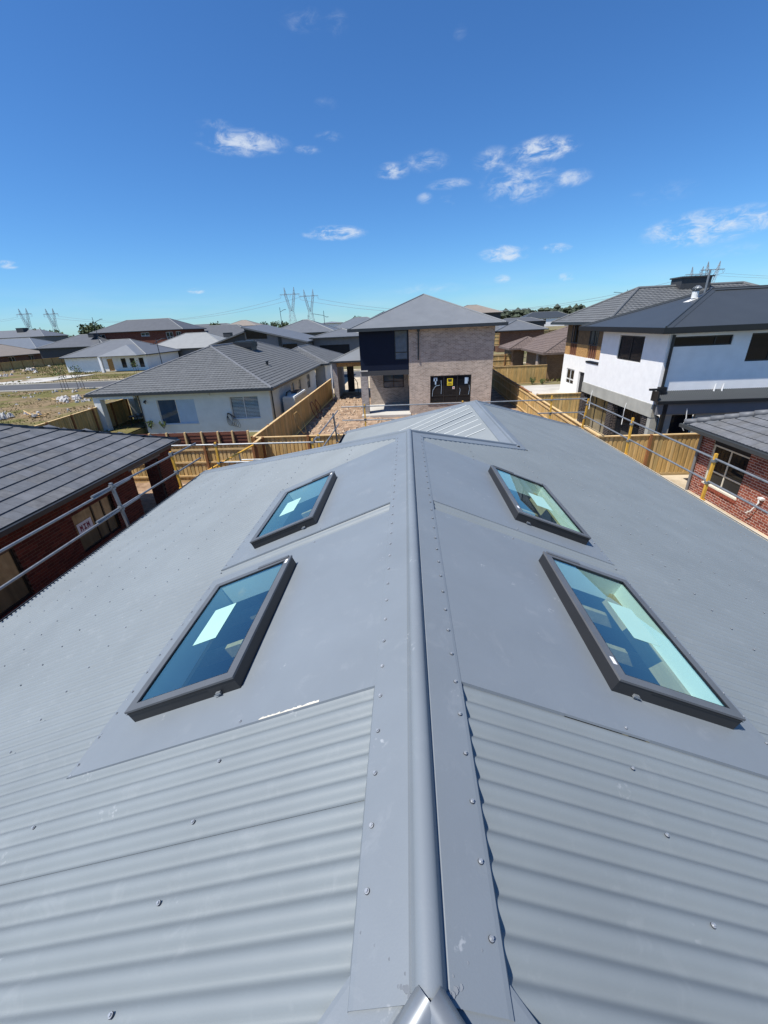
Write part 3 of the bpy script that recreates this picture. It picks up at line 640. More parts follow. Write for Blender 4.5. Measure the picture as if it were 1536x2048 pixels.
# ================================================================== generic building pieces
def wall(mb, o, ud, W_, H_, t, inn, holes=(), m=0):
    """wall from o along ud, holes (u0,u1,z0,z1), thickness t towards inn"""
    o = Vector(o); ud = Vector(ud); inn = Vector(inn)
    us = sorted({0, W_, *[h[0] for h in holes], *[h[1] for h in holes]})
    for a, b in zip(us[:-1], us[1:]):
        z = 0; mid = (a+b)/2
        for h in sorted([h for h in holes if h[0] <= mid <= h[1]], key=lambda h: h[2]):
            if h[2] > z: mb.obox(o+ud*a+Vector((0, 0, z)), ud*(b-a), inn*t, (0, 0, h[2]-z), m)
            z = h[3]
        if H_ > z: mb.obox(o+ud*a+Vector((0, 0, z)), ud*(b-a), inn*t, (0, 0, H_-z), m)
def window(parent, o, ud, inn, w, h, fm, gm, vs=(), hs=(), fw=.05, rec=.07, sill=None, curtain=None, label=None, name='window'):
    """frame part with panes as sub-parts; o = lower left outer corner of the opening"""
    o = Vector(o); ud = Vector(ud); inn = Vector(inn); f = MB(); b0 = o+inn*rec; D = inn*.06; Z = Vector((0, 0, 1))
    f.obox(b0, ud*w, D, Z*fw); f.obox(b0+Z*(h-fw), ud*w, D, Z*fw); f.obox(b0+Z*fw, ud*fw, D, Z*(h-2*fw)); f.obox(b0+ud*(w-fw)+Z*fw, ud*fw, D, Z*(h-2*fw))
    for v in vs: f.obox(b0+ud*(w*v-fw/2)+Z*fw+inn*.002, ud*fw, D*.93, Z*(h-2*fw))
    for q in hs:
        cells = [fw]+[w*v for v in vs]+[w-fw]
        for a, b in zip(cells[:-1], cells[1:]):
            aa = a+(fw/2 if a != fw else 0); bb = b-(fw/2 if b != w-fw else 0)
            f.obox(b0+ud*aa+Z*(h*q-fw/2)+inn*.002, ud*(bb-aa), D*.93, Z*fw)
    fr = f.build(name, fm, parent, label=label)
    cells = [0]+list(vs)+[1]
    for k, (a, b) in enumerate(zip(cells[:-1], cells[1:])):
        g_ = gm[k % len(gm)] if isinstance(gm, (list, tuple)) else gm
        p = MB(); a_ = max(a*w, fw*.5); b_ = min(b*w, w-fw*.5); p.obox(b0+ud*a_+Z*fw*.5+inn*.026, ud*(b_-a_), inn*.008, Z*(h-fw)); p.build('pane', g_, fr)
    if sill:
        s = MB(); s.obox(o-ud*.03-inn*.03+Z*(-.06), ud*(w+.06), inn*(rec+.06), Z*.058); s.build('sill', sill, fr)
    return fr
def bricks(parent, o, ud, out, W_, H_, holes, mats, mortar, limit, eye=Vector((0, 0, 6.5)), proud=.004, inn_t=.11, near=True):
    """mortar wall plus one brick object each (the limit nearest), the rest joined"""
    o = Vector(o); ud = Vector(ud); out = Vector(out); mb = MB(); wall(mb, o, ud, W_, H_, inn_t, -out, holes); mb.build('wall', mortar, parent)
    L, Hh, dep = .225, .071, .05; P = []; r = 0
    while r*.086+Hh < H_:
        z0 = r*.086+.006; u = -.12 if r % 2 else 0.
        while u < W_:
            a, b = max(u, 0), min(u+L, W_)
            segs = [(a, b)]
            for h in holes:
                if h[2]-.02 < z0+Hh/2 < h[3]+.02:
                    ns = []
                    for s0, s1 in segs:
                        if s1 <= h[0] or s0 >= h[1]: ns.append((s0, s1))
                        else:
                            if s0 < h[0]: ns.append((s0, h[0]))
                            if s1 > h[1]: ns.append((h[1], s1))
                    segs = ns
            for s0, s1 in segs:
                if s1-s0 > .03: P.append((s0, s1, z0))
            u += .24
        r += 1
    mes = []
    for m_ in mats:
        q = MB(); q.obox((0, 0, 0), ud, -out*dep, (0, 0, Hh)); mes.append(q.mesh('brick', m_))
    cen = lambda b: o+ud*((b[0]+b[1])/2)+Vector((0, 0, b[2]))
    def infr(b):
        v = cen(b)-eye; x = v.dot(R_); y = v.dot(U_); z = v.dot(F_)
        return z > 0 and abs(x/z) < 768/815+.03 and abs(y/z) < 1024/815
    P.sort(key=lambda b: ((cen(b)-eye).length if infr(b) else 1e6))
    rnd = random.Random(len(P)); rest = MB()
    for k, (s0, s1, z0) in enumerate(P):
        c = o+ud*(s0+.0)+Vector((0, 0, z0))+out*(proud+rnd.uniform(-.0015, .0015)); i = rnd.choice([0, 0, 0, 1, 1, 2])
        if k < limit:
            sc = (abs(ud.x)*(s1-s0) or 1, abs(ud.y)*(s1-s0) or 1, 1)
            put('brick', mes[i], parent, loc=c, scale=sc)
        else: rest.obox(c, ud*(s1-s0), -out*dep, (0, 0, Hh), i)
    if rest.f: rest.build('brickwork', mats, parent, kind='stuff')
def tiles(mb, O, ud, vd, nr, Lmin, Lmax, vmax, course=.33, wave=.30, amp=.018, lip=.022, seg=6):
    """stepped tile courses as geometry; v runs up the slope from the eave"""
    O = Vector(O); ud = Vector(ud); vd = Vector(vd); nr = Vector(nr); k = 0; v = 0.
    flip = ud.cross(vd).dot(nr) < 0
    while v < vmax-.02:
        v1 = min(v+course, vmax); a, b = Lmin(v), Lmax(v)
        if b-a > .05:
            n = max(1, int((b-a)/wave*seg)) if amp else max(1, int((b-a)/.6)); i = len(mb.v)
            for q in range(n+1):
                u = a+(b-a)*q/n; h = amp*(abs(sin(pi*u/wave))) if amp else 0
                a2, b2 = Lmin(v1), Lmax(v1); uu = min(max(u, a2), b2) if b2 > a2 else (a2+b2)/2
                B = O+ud*u+vd*v
                mb.v.append(tuple(B)); mb.v.append(tuple(B+nr*(lip+h))); mb.v.append(tuple(O+ud*uu+vd*(v1+.01)+nr*(h*.9)))
            for q in range(n):
                c = i+3*q
                for f in ((c, c+3, c+4, c+1), (c+1, c+4, c+5, c+2)):
                    mb.f.append(tuple(reversed(f)) if flip else f); mb.m.append(0)
        v = v1; k += 1
def hip_roof(parent, x0, x1, y0, y1, ze, slope, m, tile=None, gm=None, name='roof', capm=None, caps=True, axis=None, fascia=.16, corrs=False, capr=.07):
    """hipped roof over the rectangle (eave lines), ridge along the long side"""
    w, d = x1-x0, y1-y0; half = min(w, d)/2; zr = ze+half*slope; ca = cos(math.atan(slope)); sa = sin(math.atan(slope))
    if w >= d: r0, r1 = Vector((x0+half, y0+half, zr)), Vector((x1-half, y0+half, zr))
    else: r0, r1 = Vector((x0+half, y0+half, zr)), Vector((x0+half, y1-half, zr))
    c = [Vector((x0, y0, ze)), Vector((x1, y0, ze)), Vector((x1, y1, ze)), Vector((x0, y1, ze))]
    if w >= d: faces = [[c[0], c[1], r1, r0], [c[1], c[2], r1], [c[2], c[3], r0, r1], [c[3], c[0], r0]]; hips = [(c[0], r0), (c[3], r0), (c[1], r1), (c[2], r1)]
    else: faces = [[c[0], c[1], r0], [c[1], c[2], r1, r0], [c[2], c[3], r1], [c[3], c[0], r0, r1]]; hips = [(c[0], r0), (c[1], r0), (c[2], r1), (c[3], r1)]
    mb = MB()
    Ls = [w, d, w, d]; uds = [(1, 0, 0), (0, 1, 0), (-1, 0, 0), (0, -1, 0)]; ins = [(0, 1, 0), (-1, 0, 0), (0, -1, 0), (1, 0, 0)]
    for k in range(4):
        ud = Vector(uds[k]); inn = Vector(ins[k]); vd = inn*ca+Vector((0, 0, sa)); nr = Vector((0, 0, ca))-inn*sa; L_ = Ls[k]
        if tile: tiles(mb, c[k], ud, vd, nr, lambda v: v*ca, lambda v, L_=L_: L_-v*ca, half/ca, **tile)
        elif corrs: corr(mb, c[k]+nr*.009, ud, vd, nr, 0, L_, lambda u: 0, lambda u, L_=L_: min(u, L_-u, half)/ca, seg=4, amp=.0085)
        else: mb.face(faces[k])
    r = mb.build(name, m, parent, smooth=False, kind=None)
    if tile or corrs:
        un = MB()
        for f in faces: un.face([p-Vector((0, 0, .03)) for p in f])
        un.build('roof_underlay', gm or M['gutter_dark'], parent)
    if caps:
        cm = MB()
        for a, b in hips+([(r0, r1)] if (r1-r0).length > .1 else []): cm.tube(a+Vector((0, 0, .01)), b+Vector((0, 0, .01)), capr, 8)
        cm.build('ridge_capping', capm or m, r)
    gb = MB(); t = .12; z0 = ze-fascia; z1 = ze+.012
    gb.box(x0-t, x1+t, y0-t, y0, z0, z1); gb.box(x0-t, x1+t, y1, y1+t, z0, z1); gb.box(x0-t, x0, y0, y1, z0, z1); gb.box(x1, x1+t, y0, y1, z0, z1)
    gb.box(x0, x1, y0, y1, z0+.005, z0+.03)
    gb.build('gutter', gm or M['gutter_dark'], parent)
    return r0, r1
TW = dict(course=.33, wave=.30, amp=.03, lip=.028, seg=6)
TC = dict(course=.36, wave=.33, amp=.03, lip=.03, seg=4)
X_, Y_, NX, NY = Vector((1, 0, 0)), Vector((0, 1, 0)), Vector((-1, 0, 0)), Vector((0, -1, 0))

# ================================================================== CENTRE TWO-STOREY HOUSE
ch = thing('two_storey_house', 'two storey brick house straight ahead with a navy corner box and grey hipped metal roof', 'house', (1.5, 36, 0))
YF = 32.0
mb = MB(); wall(mb, (.22, YF, 0), X_, 6.13, 6.1, .22, Y_, [(1.57, 4.62, .85, 2.84)])
wall(mb, (6.35, YF+.23, 0), Y_, 13, 6.1, .22, NX); wall(mb, (-3.1, 36.0, .1), X_, 3.3, 2.95, .22, Y_, [(1.15, 2.9, 1.45, 2.98)])
mb.box(.22, .44, YF+.225, 36.0, 0, 6.1); mb.build('wall', M['brickwall_tan'], ch)
mb = MB(); mb.box(-3.44, -2.9, YF, YF+.45, 0, 3.32); mb.box(-3.44, -3.1, YF+.46, YF+.80, 0, 3.32); mb.build('patio_pillar', M['brickwall_grey'], ch)
mb = MB(); mb.box(-3.48, -2.86, YF-.03, YF+.50, 3.322, 3.42); mb.build('pillar_capping', M['slab'], ch)
mb = MB(); wall(mb, (-3.38, YF+.02, 3.36), X_, 3.585, 2.74, .2, Y_, [(2.57, 3.52, .70, 2.70)]); wall(mb, (-3.38, YF+.221, 3.36), Y_, 9, 2.74, .2, X_)
mb.box(-3.18, .2, YF+.23, 36.0, 3.36, 3.40)
mb.build('upper_storey_cladding', M['navy'], ch)
mb = MB(); mb.box(-3.36, .19, YF-.01, YF+.2, 3.02, 3.355); mb.build('beam', M['charcoal'], ch)
window(ch, (-.81, YF+.02, 4.06), X_, Y_, .95, 2.0, M['black_frame'], M['glass_blue'], hs=(.26,), fw=.06, rec=.03)
sd = window(ch, (1.79, YF, .85), X_, Y_, 3.05, 1.99, M['black_frame'], M['glass_dark'], vs=(.335, .665), hs=(.26,), fw=.07, rec=.05, name='window', label='wide black framed window with a yellow notice on it')
window(ch, (-1.95, 36.0, 1.55), X_, Y_, 1.75, 1.53, M['black_frame'], M['glass_blue'], vs=(.5,), hs=(.33,), fw=.06, rec=.05)
mb = MB(); mb.box(3.05, 3.48, YF+.062, YF+.066, 2.10, 2.62); o = mb.build('notice', M['poster_yellow'], sd)
mb = MB(); mb.box(3.14, 3.38, YF+.055, YF+.060, 2.38, 2.56); mb.box(3.12, 3.16, YF+.055, YF+.060, 2.44, 2.58); mb.box(3.36, 3.40, YF+.055, YF+.060, 2.44, 2.58); mb.box(3.10, 3.42, YF+.055, YF+.060, 2.18, 2.20); mb.box(3.13, 3.38, YF+.055, YF+.060, 2.24, 2.26)
mb.build('notice_print', M['ink'], sd)
mb = MB(); mb.box(3.46, 3.62, YF+.05, YF+.054, 1.84, 2.02); mb.build('small_sticker', M['paper'], sd)
mb = MB(); mb.box(3.49, 3.59, YF+.044, YF+.048, 1.89, 1.97); mb.build('sticker_print', M['red_plastic'], sd)
mb = MB()
for x, z, w_, h_ in ((2.05, 2.45, .26, .25), (2.14, 2.2, .10, .42), (4.36, 2.2, .22, .45), (4.56, 2.35, .06, .3)): mb.box(x, x+w_, YF+.056, YF+.060, z, z+h_)
for pts in ([(1.95, 1.35), (2.0, 1.8), (2.2, 2.1), (2.5, 2.15)], [(2.62, 1.5), (2.64, 2.0), (2.6, 2.5)], [(4.0, 1.4), (4.05, 1.75), (4.0, 1.9)], [(4.68, 1.4), (4.74, 1.8), (4.7, 2.1)]):
    for a, b in zip(pts[:-1], pts[1:]): mb.tube((a[0], YF+.05, a[1]), (b[0], YF+.05, b[1]), .012, 5)
mb.build('protective_film', M['glass_frost'], sd)
mb = MB(); mb.box(1.6, 5.0, YF-.05, YF-.002, .76, .84); mb.build('window_sill', M['brickwall_tan'], ch)
mb = MB(); mb.tube((.92, YF-.07, 6.0), (.92, YF-.07, 4.0), .05, 8); mb.box(.82, 1.02, YF-.13, YF-.01, 5.92, 6.05); mb.build('downpipe', M['gutter_dark'], ch)
mb = MB(); mb.box(-3.45, .3, 31.3, 36.0, .0, .2); mb.build('patio_slab', M['slab'], ch)
rr0, rr1 = hip_roof(ch, -4.0, 7.0, 31.54, 46.5, 6.27, .41, M['metal_mid'], corrs=True, gm=M['gutter_dark'], capr=.06, fascia=.20)
# solar panels standing off the left slope, seen end on
for k, yy in enumerate((34.6, 37.2, 38.4, 39.6)):
    mb = MB(); x = -3.1 if k == 0 else -1.9
    sl_ = .41; a = Vector((x, yy, 6.27+(x+4.0)*sl_+.10)); v1 = Vector((1.5, 0, 1.5*sl_)); mb.obox(a, v1, (0, 1.0, 0), (0, 0, .05)); mb.build('solar_panel', M['solar'], ch)
# carport to its left
cpth = thing('carport', 'open carport with grey hipped roof and timber beam left of the navy corner', 'carport', (-5.3, 43, 0))
mb = MB(); A = [Vector((-6.95, 39.8, 3.56)), Vector((-3.75, 39.8, 3.56)), Vector((-3.75, 46, 3.56)), Vector((-6.95, 46, 3.56))]; pk = Vector((-3.75, 43, 4.85))
mb.face([A[0], A[1], pk]); mb.face([A[3], A[0], pk]); mb.face([A[2], A[3], pk]); mb.build('roof', M['metal_mid'], cpth)
mb = MB(); mb.box(-7.07, -3.75, 39.68, 39.8, 3.42, 3.57); mb.box(-7.07, -6.95, 39.8, 46, 3.42, 3.57); mb.build('gutter', M['gutter_dark'], cpth)
mb = MB(); mb.tube(A[0], pk, .06, 8); mb.build('hip_capping', M['metal_light'], cpth)
mb = MB(); mb.box(-6.5, -3.75, 40.0, 40.12, 3.06, 3.42); mb.build('beam', M['yellow'] if False else M['osb'], cpth)
mb = MB(); mb.box(-6.90, -6.45, 40.0, 40.4, 0, 3.42); mb.box(-6.90, -6.7, 40.42, 46, 0, 3.42); mb.build('wall', M['brickwall_grey'], cpth)
mb = MB(); mb.box(-6.2, -5.5, 44.8, 44.95, 0, 3.42); mb.build('door_jamb', M['charcoal'], cpth)
mb = MB(); mb.path([(-5.6, 41, 3.0), (-5.2, 41, 2.2), (-4.75, 41, 1.5), (-4.7, 41, .5)], .035, 6); mb.build('conduit', M['gutter_dark'], cpth)
mb = MB(); mb.path([(-6.95, 40.0, 3.3), (-7.02, 40.0, 2.6), (-6.98, 39.98, 1.8), (-7.05, 39.95, 1.0), (-7.0, 39.9, .2)], .05, 6); mb.build('downpipe', M['pvc'], cpth)

# ================================================================== WHITE TILED HOUSE (left)
wh = thing('tiled_bungalow', 'pale rendered bungalow with a dark grey wavy tile roof and corner patio on the left', 'house', (-16, 38, 0))
YW = 30.35; XW = -10.05
mb = MB(); h1 = (4.65-.02, 7.53, .24, 2.08); h2 = (10.2, 12.35, .50, 2.12); xo = -23.2+.0
wall(mb, (-20.0, YW, -.56), X_, 9.95, 3.14, .2, Y_, [(1.27, 4.17, .80, 2.64), (6.88, 9.03, 1.06, 2.68)])
wall(mb, (XW, YW+.205, 0), Y_, 16.4, 2.58, .2, NX, [(5.9, 7.0, 1.1, 2.14), (8.4, 9.6, .5, 2.14), (12.2, 13.6, .8, 2.2)])
wall(mb, (-20.0, YW+.205, 0), Y_, 20, 2.58, .2, X_); mb.build('wall', M['render_blue'], wh)
mb = MB(); mb.box(-23.1, -22.6, 29.7, 30.2, 0, 2.56); mb.build('patio_post', M['render_blue'], wh)
mb = MB(); mb.box(-23.1, -22.6, 33.6, 34.1, 0, 2.56); mb.build('patio_post', M['render_blue'], wh)
mb = MB(); mb.box(-23.1, -20.0, 29.72, 29.98, 2.33, 2.565); mb.box(-23.08, -22.82, 30.0, 34, 2.33, 2.565); mb.box(-20.0, -10.05, YW-.04, YW-.005, 2.14, 2.57); mb.build('patio_beam', M['render_blue'], wh)
w1 = window(wh, (-18.73, YW, .24), X_, Y_, 2.9, 1.84, M['white_frame'], [M['glass_blue'], M['glass_frost']], vs=(.49,), rec=.08, sill=M['white_frame'], label='sliding window, right half behind a drawn white blind')
w2 = window(wh, (-13.12, YW, .50), X_, Y_, 2.15, 1.62, M['white_frame'], M['glass_clear'], vs=(.48,), rec=.08, sill=M['white_frame'], label='sliding window with closed white slat blinds')
for k in range(15):
    mb = MB(); z = .58+k*.102; mb.obox((-13.05, YW+.15, z), (2.0, 0, 0), (0, .035, .062), (0, -.003, .003)); mb.build('blind_slat', M['white_frame'], w2)
mb = MB(); mb.box(-13.12, -10.97, YW+.22, YW+.24, .5, 2.12); mb.build('blind_backing', M['dark'], w2)
for (a, b, z0, z1) in ((5.9, 7.0, 1.1, 2.14), (8.4, 9.6, .5, 2.14), (12.2, 13.6, .8, 2.2)):
    window(wh, (XW, YW+.205+a, z0), Y_, NX, b-a, z1-z0, M['white_frame'], M['glass_dark'], vs=(.5,), rec=.06)
hip_roof(wh, -23.5, -9.6, 29.7, 54.5, 2.70, .388, M['tile_mid'], tile=TW, gm=M['gutter_dark'], capm=M['tile_grey2'], capr=.10)
hip_roof(wh, -17.2, -8.75, 48.3, 62.3, 2.72, .40, M['tile_mid'], tile=TW, gm=M['gutter_dark'], capm=M['tile_grey2'], capr=.10)
mb = MB(); mb.box(-10.4, -9.2, 48.9, 61.8, 0, 2.56); mb.build('rear_wall', M['render_blue'], wh)
mb = MB(); mb.tube((-9.28, 48.8, 2.5), (-9.28, 48.8, 0), .06, 8); mb.build('downpipe', M['pvc'], wh)
mb = MB(); mb.box(-16.35, -14.75, 41.4, 42.9, 4.6, 5.02); mb.box(-16.42, -14.68, 41.33, 42.97, 5.02, 5.52); mb.box(-16.3, -14.8, 41.45, 42.85, 5.525, 5.60)
cool = mb.build('evaporative_cooler', M['gutter_dark'], wh)
for k in range(5):
    mb = MB(); z = 5.06+k*.09; mb.box(-16.45, -14.65, 41.29, 41.325, z, z+.04); mb.box(-14.675, -14.64, 41.33, 42.97, z, z+.04); mb.build('louvre', M['charcoal'], cool)
mb = MB(); mb.obox((-14.9, 42.1, 4.72), (4.85, -1.2, -4.85*.388*1.0), (0, .09, 0), (0, 0, .05)); mb.build('roof_conduit', M['pvc'], wh)
mb = MB(); mb.tube((-12.1, 37.2, 3.68), (-12.1, 37.2, 3.98), .11, 10); mb.tube((-12.1, 37.2, 3.98), (-12.1, 37.2, 4.04), .17, 10); mb.build('roof_vent', M['gutter_dark'], wh)
mb = MB(); mb.tube((-19.55, YW-.12, 2.02), (-19.55, YW, 2.02), .07, 8); mb.tube((-19.6, YW-.2, 2.0), (-19.45, YW-.2, 1.9), .05, 8)
mb.build('wall_light', M['gutter_dark'], wh)
mb = MB(); mb.tube((-14.55, YW-.14, 2.3), (-14.55, YW, 2.3), .06, 8); mb.build('wall_light', M['pvc'], wh)
mb = MB(); mb.tube((-20.01, YW-.06, 2.5), (-20.01, YW-.06, 0), .045, 8); mb.tube((-9.96, YW+.3, 2.5), (-9.96, YW+.3, 0), .05, 8); mb.build('downpipe', M['charcoal'], wh)
# water tank and air conditioner beside it
tank = thing('water_tank', 'slim cream water tank against the side wall of the pale bungalow', 'water tank', (-9.3, 34, 0))
mb = MB(); mb.box(-9.75, -8.85, 32.6, 36.6, 0, 1.62)
for k in range(12): mb.box(-9.80, -8.80, 32.55, 36.65, .1+k*.125, .16+k*.125)
mb.build('tank_body', M['render_blue'], tank)
mb = MB(); mb.path([(-9.6, 33, 1.62), (-9.5, 33, 1.9), (-9.4, 33.6, 1.95), (-9.3, 34, 1.7)], .06, 6); mb.box(-9.5, -9.0, 34.3, 35.8, 1.63, 1.74); mb.build('pipe', M['gutter_dark'], tank)
# coil of hose on the wall
hose = MB()
for k in range(5):
    r = .34+.02*k; c = Vector((-13.35, YW-.10-.02*k, .45)); pts = [c+Vector((r*cos(a*pi/8)*.62+.10*k*(1-sin(a*pi/8)), -.03*k*(1-sin(a*pi/8)), r*1.25*sin(a*pi/8))) for a in range(17)]; hose.path(pts, .014, 5)
tag(hose.build('garden_hose', M['gutter_dark'], None), 'dark coiled garden hose hung under the blind window of the pale bungalow', 'hose')
tb = thing('patio_table', 'dark outdoor table covered with clutter on the corner patio', 'table', (-20.9, 31.8, 0))
mb = MB(); mb.box(-21.9, -20.3, 31.2, 32.3, .70, .76); mb.build('tabletop', M['gutter_dark'], tb)
for sx in (-21.8, -20.4):
    for sy in (31.3, 32.2):
        mb = MB(); mb.tube((sx, sy, 0), (sx, sy, .70), .03, 6); mb.build('leg', M['gutter_dark'], tb)
rnd = random.Random(3)
for k in range(3):
    x, y = rnd.uniform(-21.8, -20.5), rnd.uniform(31.3, 32.1); h = rnd.uniform(.06, .28); mb = MB(); mb.obox((x, y, .761), (rnd.uniform(.12, .3), rnd.uniform(-.1, .1), 0), (rnd.uniform(-.05, .05), rnd.uniform(.1, .25), 0), (0, 0, h))
    tag(mb.build('box', [M['rubbish'], M['red_plastic'], M['charcoal']][k % 3], None), ['pale plastic box in the clutter on the dark patio table', 'small red box in the clutter on the dark patio table', 'black box in the clutter on the dark patio table'][k % 3], 'box', 'boxes of clutter on the patio table')
def shrub(x, y, h, n, label, m='leaf2', seed=1, group=None):
    rnd = random.Random(seed); t = thing('shrub', label, 'shrub', (x, y, 0), group=group); s = MB(); l = MB()
    for _ in range(7):
        a = rnd.uniform(0, 6.28); tip = Vector((x+cos(a)*h*.4, y+sin(a)*h*.4, h*rnd.uniform(.7, 1))); s.tube((x, y, 0), tip, .012, 4)
        for _ in range(n):
            c = Vector((x, y, 0)).lerp(tip, rnd.uniform(.3, 1.05))+Vector((rnd.gauss(0, .06), rnd.gauss(0, .06), rnd.gauss(0, .05)))*h*1.3
            d = Vector((rnd.gauss(0, 1), rnd.gauss(0, 1), rnd.gauss(0, 1))).normalized()*.07*(.6+h*.4); e = d.orthogonal().normalized()*.03*(.6+h*.4); l.face([c-d, c-e, c+d, c+e])
    s.build('stem', M['bark'], t); l.build('foliage', M[m], t)
shrub(-19.4, 29.9, .65, 22, 'low leafy shrub under the left window of the pale bungalow', seed=2)
shrub(-18.4, 29.9, .55, 20, 'low leafy shrub, right one of two under the left window of the bungalow', seed=3)
shrub(13.4, 45.9, .7, 40, 'low green shrub by the brown brick side wall, left end', seed=4)
shrub(14.3, 45.4, .6, 40, 'low green shrub by the white framed wall corner', seed=5)
shrub(19, 80, 2.3, 60, 'straggly green bush before the plum coloured brick wall', seed=6)
shrub(21, 79, 1.9, 60, 'rounder bush in front of the plum coloured brick wall', seed=7)

# ================================================================== LEFT FOREGROUND BRICK HOUSE
lb = thing('brick_house', 'dark red brick house on the left edge with a flat shingle-like grey tile roof', 'house', (-12, 8, 0))
XL = -9.8
holes = [(4.3-.0, 6.42, .55, 1.86), (8.05, 10.05, .55, 1.86), (11.3, 13.25, .45, 2.12)]
# wall runs along +Y from y=2
holes = [(y0-2, y1-2, z0, z1) for y0, y1, z0, z1 in ((5.4, 8.35, .50, 1.87), (10.25, 12.0, .58, 1.82), (13.3, 14.95, .05, 2.16))]
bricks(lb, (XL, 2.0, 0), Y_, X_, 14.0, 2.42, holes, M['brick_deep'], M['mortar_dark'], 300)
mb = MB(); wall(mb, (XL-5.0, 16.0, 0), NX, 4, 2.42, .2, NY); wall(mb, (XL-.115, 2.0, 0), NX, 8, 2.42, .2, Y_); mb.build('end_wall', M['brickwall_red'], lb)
window(lb, (XL, 5.4, .50), Y_, NX, 2.95, 1.37, M['black_frame'], M['glass_fence_painted'], vs=(.5,), rec=.06, label='window at the left picture edge, fence reflection painted into its olive panes')
w = window(lb, (XL, 10.25, .58), Y_, NX, 1.75, 1.24, M['black_frame'], M['glass_fence_painted'], vs=(.5, .75), rec=.06, label='dark window with the timber fence reflection painted into its panes, a white notice stuck to it')
mb = MB(); mb.box(XL-.075, XL-.072, 10.38, 10.98, 1.12, 1.46); mb.build('notice', M['paper'], w)
def letters(parent, txt, org, ud, up, size, m, out):
    """simple block letters on a 3x5 grid"""
    G = {'M': '101111111101101', 'I': '111010010010111', 'A': '010101111101101', 'V': '101101101101010', 'S': '111100111001111', 'L': '100100100100111', 'E': '111100110100111', 'R': '110101110101101', '0': '111101101101111'}
    mb = MB(); o = Vector(org); ud = Vector(ud); up = Vector(up); out = Vector(out)
    for i, ch_ in enumerate(txt):
        for k, b in enumerate(G[ch_]):
            if b == '1':
                r, c_ = divmod(k, 3); mb.obox(o+ud*size*(i*4+c_)*.5+up*size*(4-r)*.5, ud*size*.5, up*size*.5, out*.002)
    return mb.build('lettering', m, parent)
letters(w, 'MIM', (XL-.071, 10.47, 1.20), Y_, Vector((0, 0, 1)), .072, M['ink_red'], X_)
mb = MB(); mb.box(XL-.09, XL+.01, 13.15, 15.15, 2.165, 2.40); mb.build('lintel', M['render_grey'], lb)
mb = MB(); mb.box(XL-.6, XL-.12, 14.95, 15.95, 0, 2.4); mb.build('pier', M['brickwall_red'], lb)
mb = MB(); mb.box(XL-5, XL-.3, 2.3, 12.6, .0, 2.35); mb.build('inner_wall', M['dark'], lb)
# roof: plane facing +X from the eave up, hip at the far end
ex, ez = -9.30, 2.62; pit = .42; ca = cos(math.atan(pit)); sa = sin(math.atan(pit)); YE = 15.75
vd = Vector((-ca, 0, sa)); nr = Vector((sa, 0, ca)); course = .395; tw = .33
tm = []
for m_ in ('tile_grey', 'tile_grey2', 'tile_grey3'):
    q = MB(); th = .026; g_ = .003
    a = Vector((0, g_, 0))+nr*.034; 
    P = [a, a+Y_*(tw-2*g_), a+Y_*(tw-2*g_)+vd*(course+.05)-nr*.030, a+vd*(course+.05)-nr*.030]
    q.slab(P, th); me = q.mesh('roof_tile', M[m_]); tm.append(me)
cells = []; k = 0; v = 0.
while v < 6.4:
    off = (k % 2)*tw*.5; y = YE-v*ca-tw-off*.0
    y = floor((YE-v*ca)/tw)*tw-tw+off
    while y > 1.4: cells.append((v, y)); y -= tw
    v += course; k += 1
def vis(p):
    w_ = p-Vector((0, 0, 6.5)); z = w_.dot(F_); return z > 0 and abs(w_.dot(R_)/z) < .98
cells.sort(key=lambda c: 0 if False else ((Vector((ex, c[1], ez))+vd*c[0]-Vector((0, 0, 6.5))).length+(0 if vis(Vector((ex, c[1], ez))+vd*c[0]) else 1e4)))
rest = MB(); rnd = random.Random(8)
for i, (v, y) in enumerate(cells):
    p = Vector((ex, y, ez))+vd*v; kk = rnd.choice([0, 0, 1, 2])
    if i < 300: put('roof_tile', tm[kk], lb, loc=p+nr*rnd.uniform(-.0015, .0015))
    else:
        a = p+Vector((0, .003, 0))+nr*.034; rest.slab([a, a+Y_*(tw-.006), a+Y_*(tw-.006)+vd*(course+.05)-nr*.030, a+vd*(course+.05)-nr*.030], .024, kk)
rest.build('more_roof_tiles', [M['tile_grey'], M['tile_grey2'], M['tile_grey3']], lb, kind='stuff')
ap = Vector((ex-6.4*ca, YE-6.4*ca, ez+6.4*sa))
mb = MB(); mb.face([(ex, 1.0, ez), (ex, YE, ez), ap, (ap.x, 1.0, ap.z)]); mb.face([(ex, YE, ez), (ex-2*6.4*ca, YE, ez), ap]); mb.build('roof_underlay', M['tile_grey'], lb)
# hip tiles, one object each
hd = (ap-Vector((ex, YE, ez))); n = int(hd.length/.38); hd.normalize(); sd_ = Vector((1, 1, 0)).normalized()
for i in range(n):
    a = Vector((ex, YE, ez))+hd*(i*.38)+Vector((0, 0, .045)); b = a+hd*.41; q = MB()
    up = Vector((0, 0, 1)); lift = Vector((0, 0, .012))
    A = [a+sd_*-.11-up*.045+lift, a-sd_*.055+up*.028+lift, a+sd_*.055+up*.028+lift, a+sd_*.11-up*.045+lift]
    B = [b+sd_*-.10-up*.045, b-sd_*.05+up*.022, b+sd_*.05+up*.022, b+sd_*.10-up*.045]
    for k in range(3): q.face([A[k], A[k+1], B[k+1], B[k]])
    q.face([A[3], A[2], A[1], A[0]]); q.face(B)
    q.build('hip_tile', M['tile_grey2'], lb)
mb = MB(); mb.box(ex-.02, ex+.11, 1.0, YE+.1, ez-.13, ez-.006); mb.box(ex-6, ex-.02, YE, YE+.11, ez-.13, ez-.006); mb.build('gutter', M['gutter_dark'], lb)
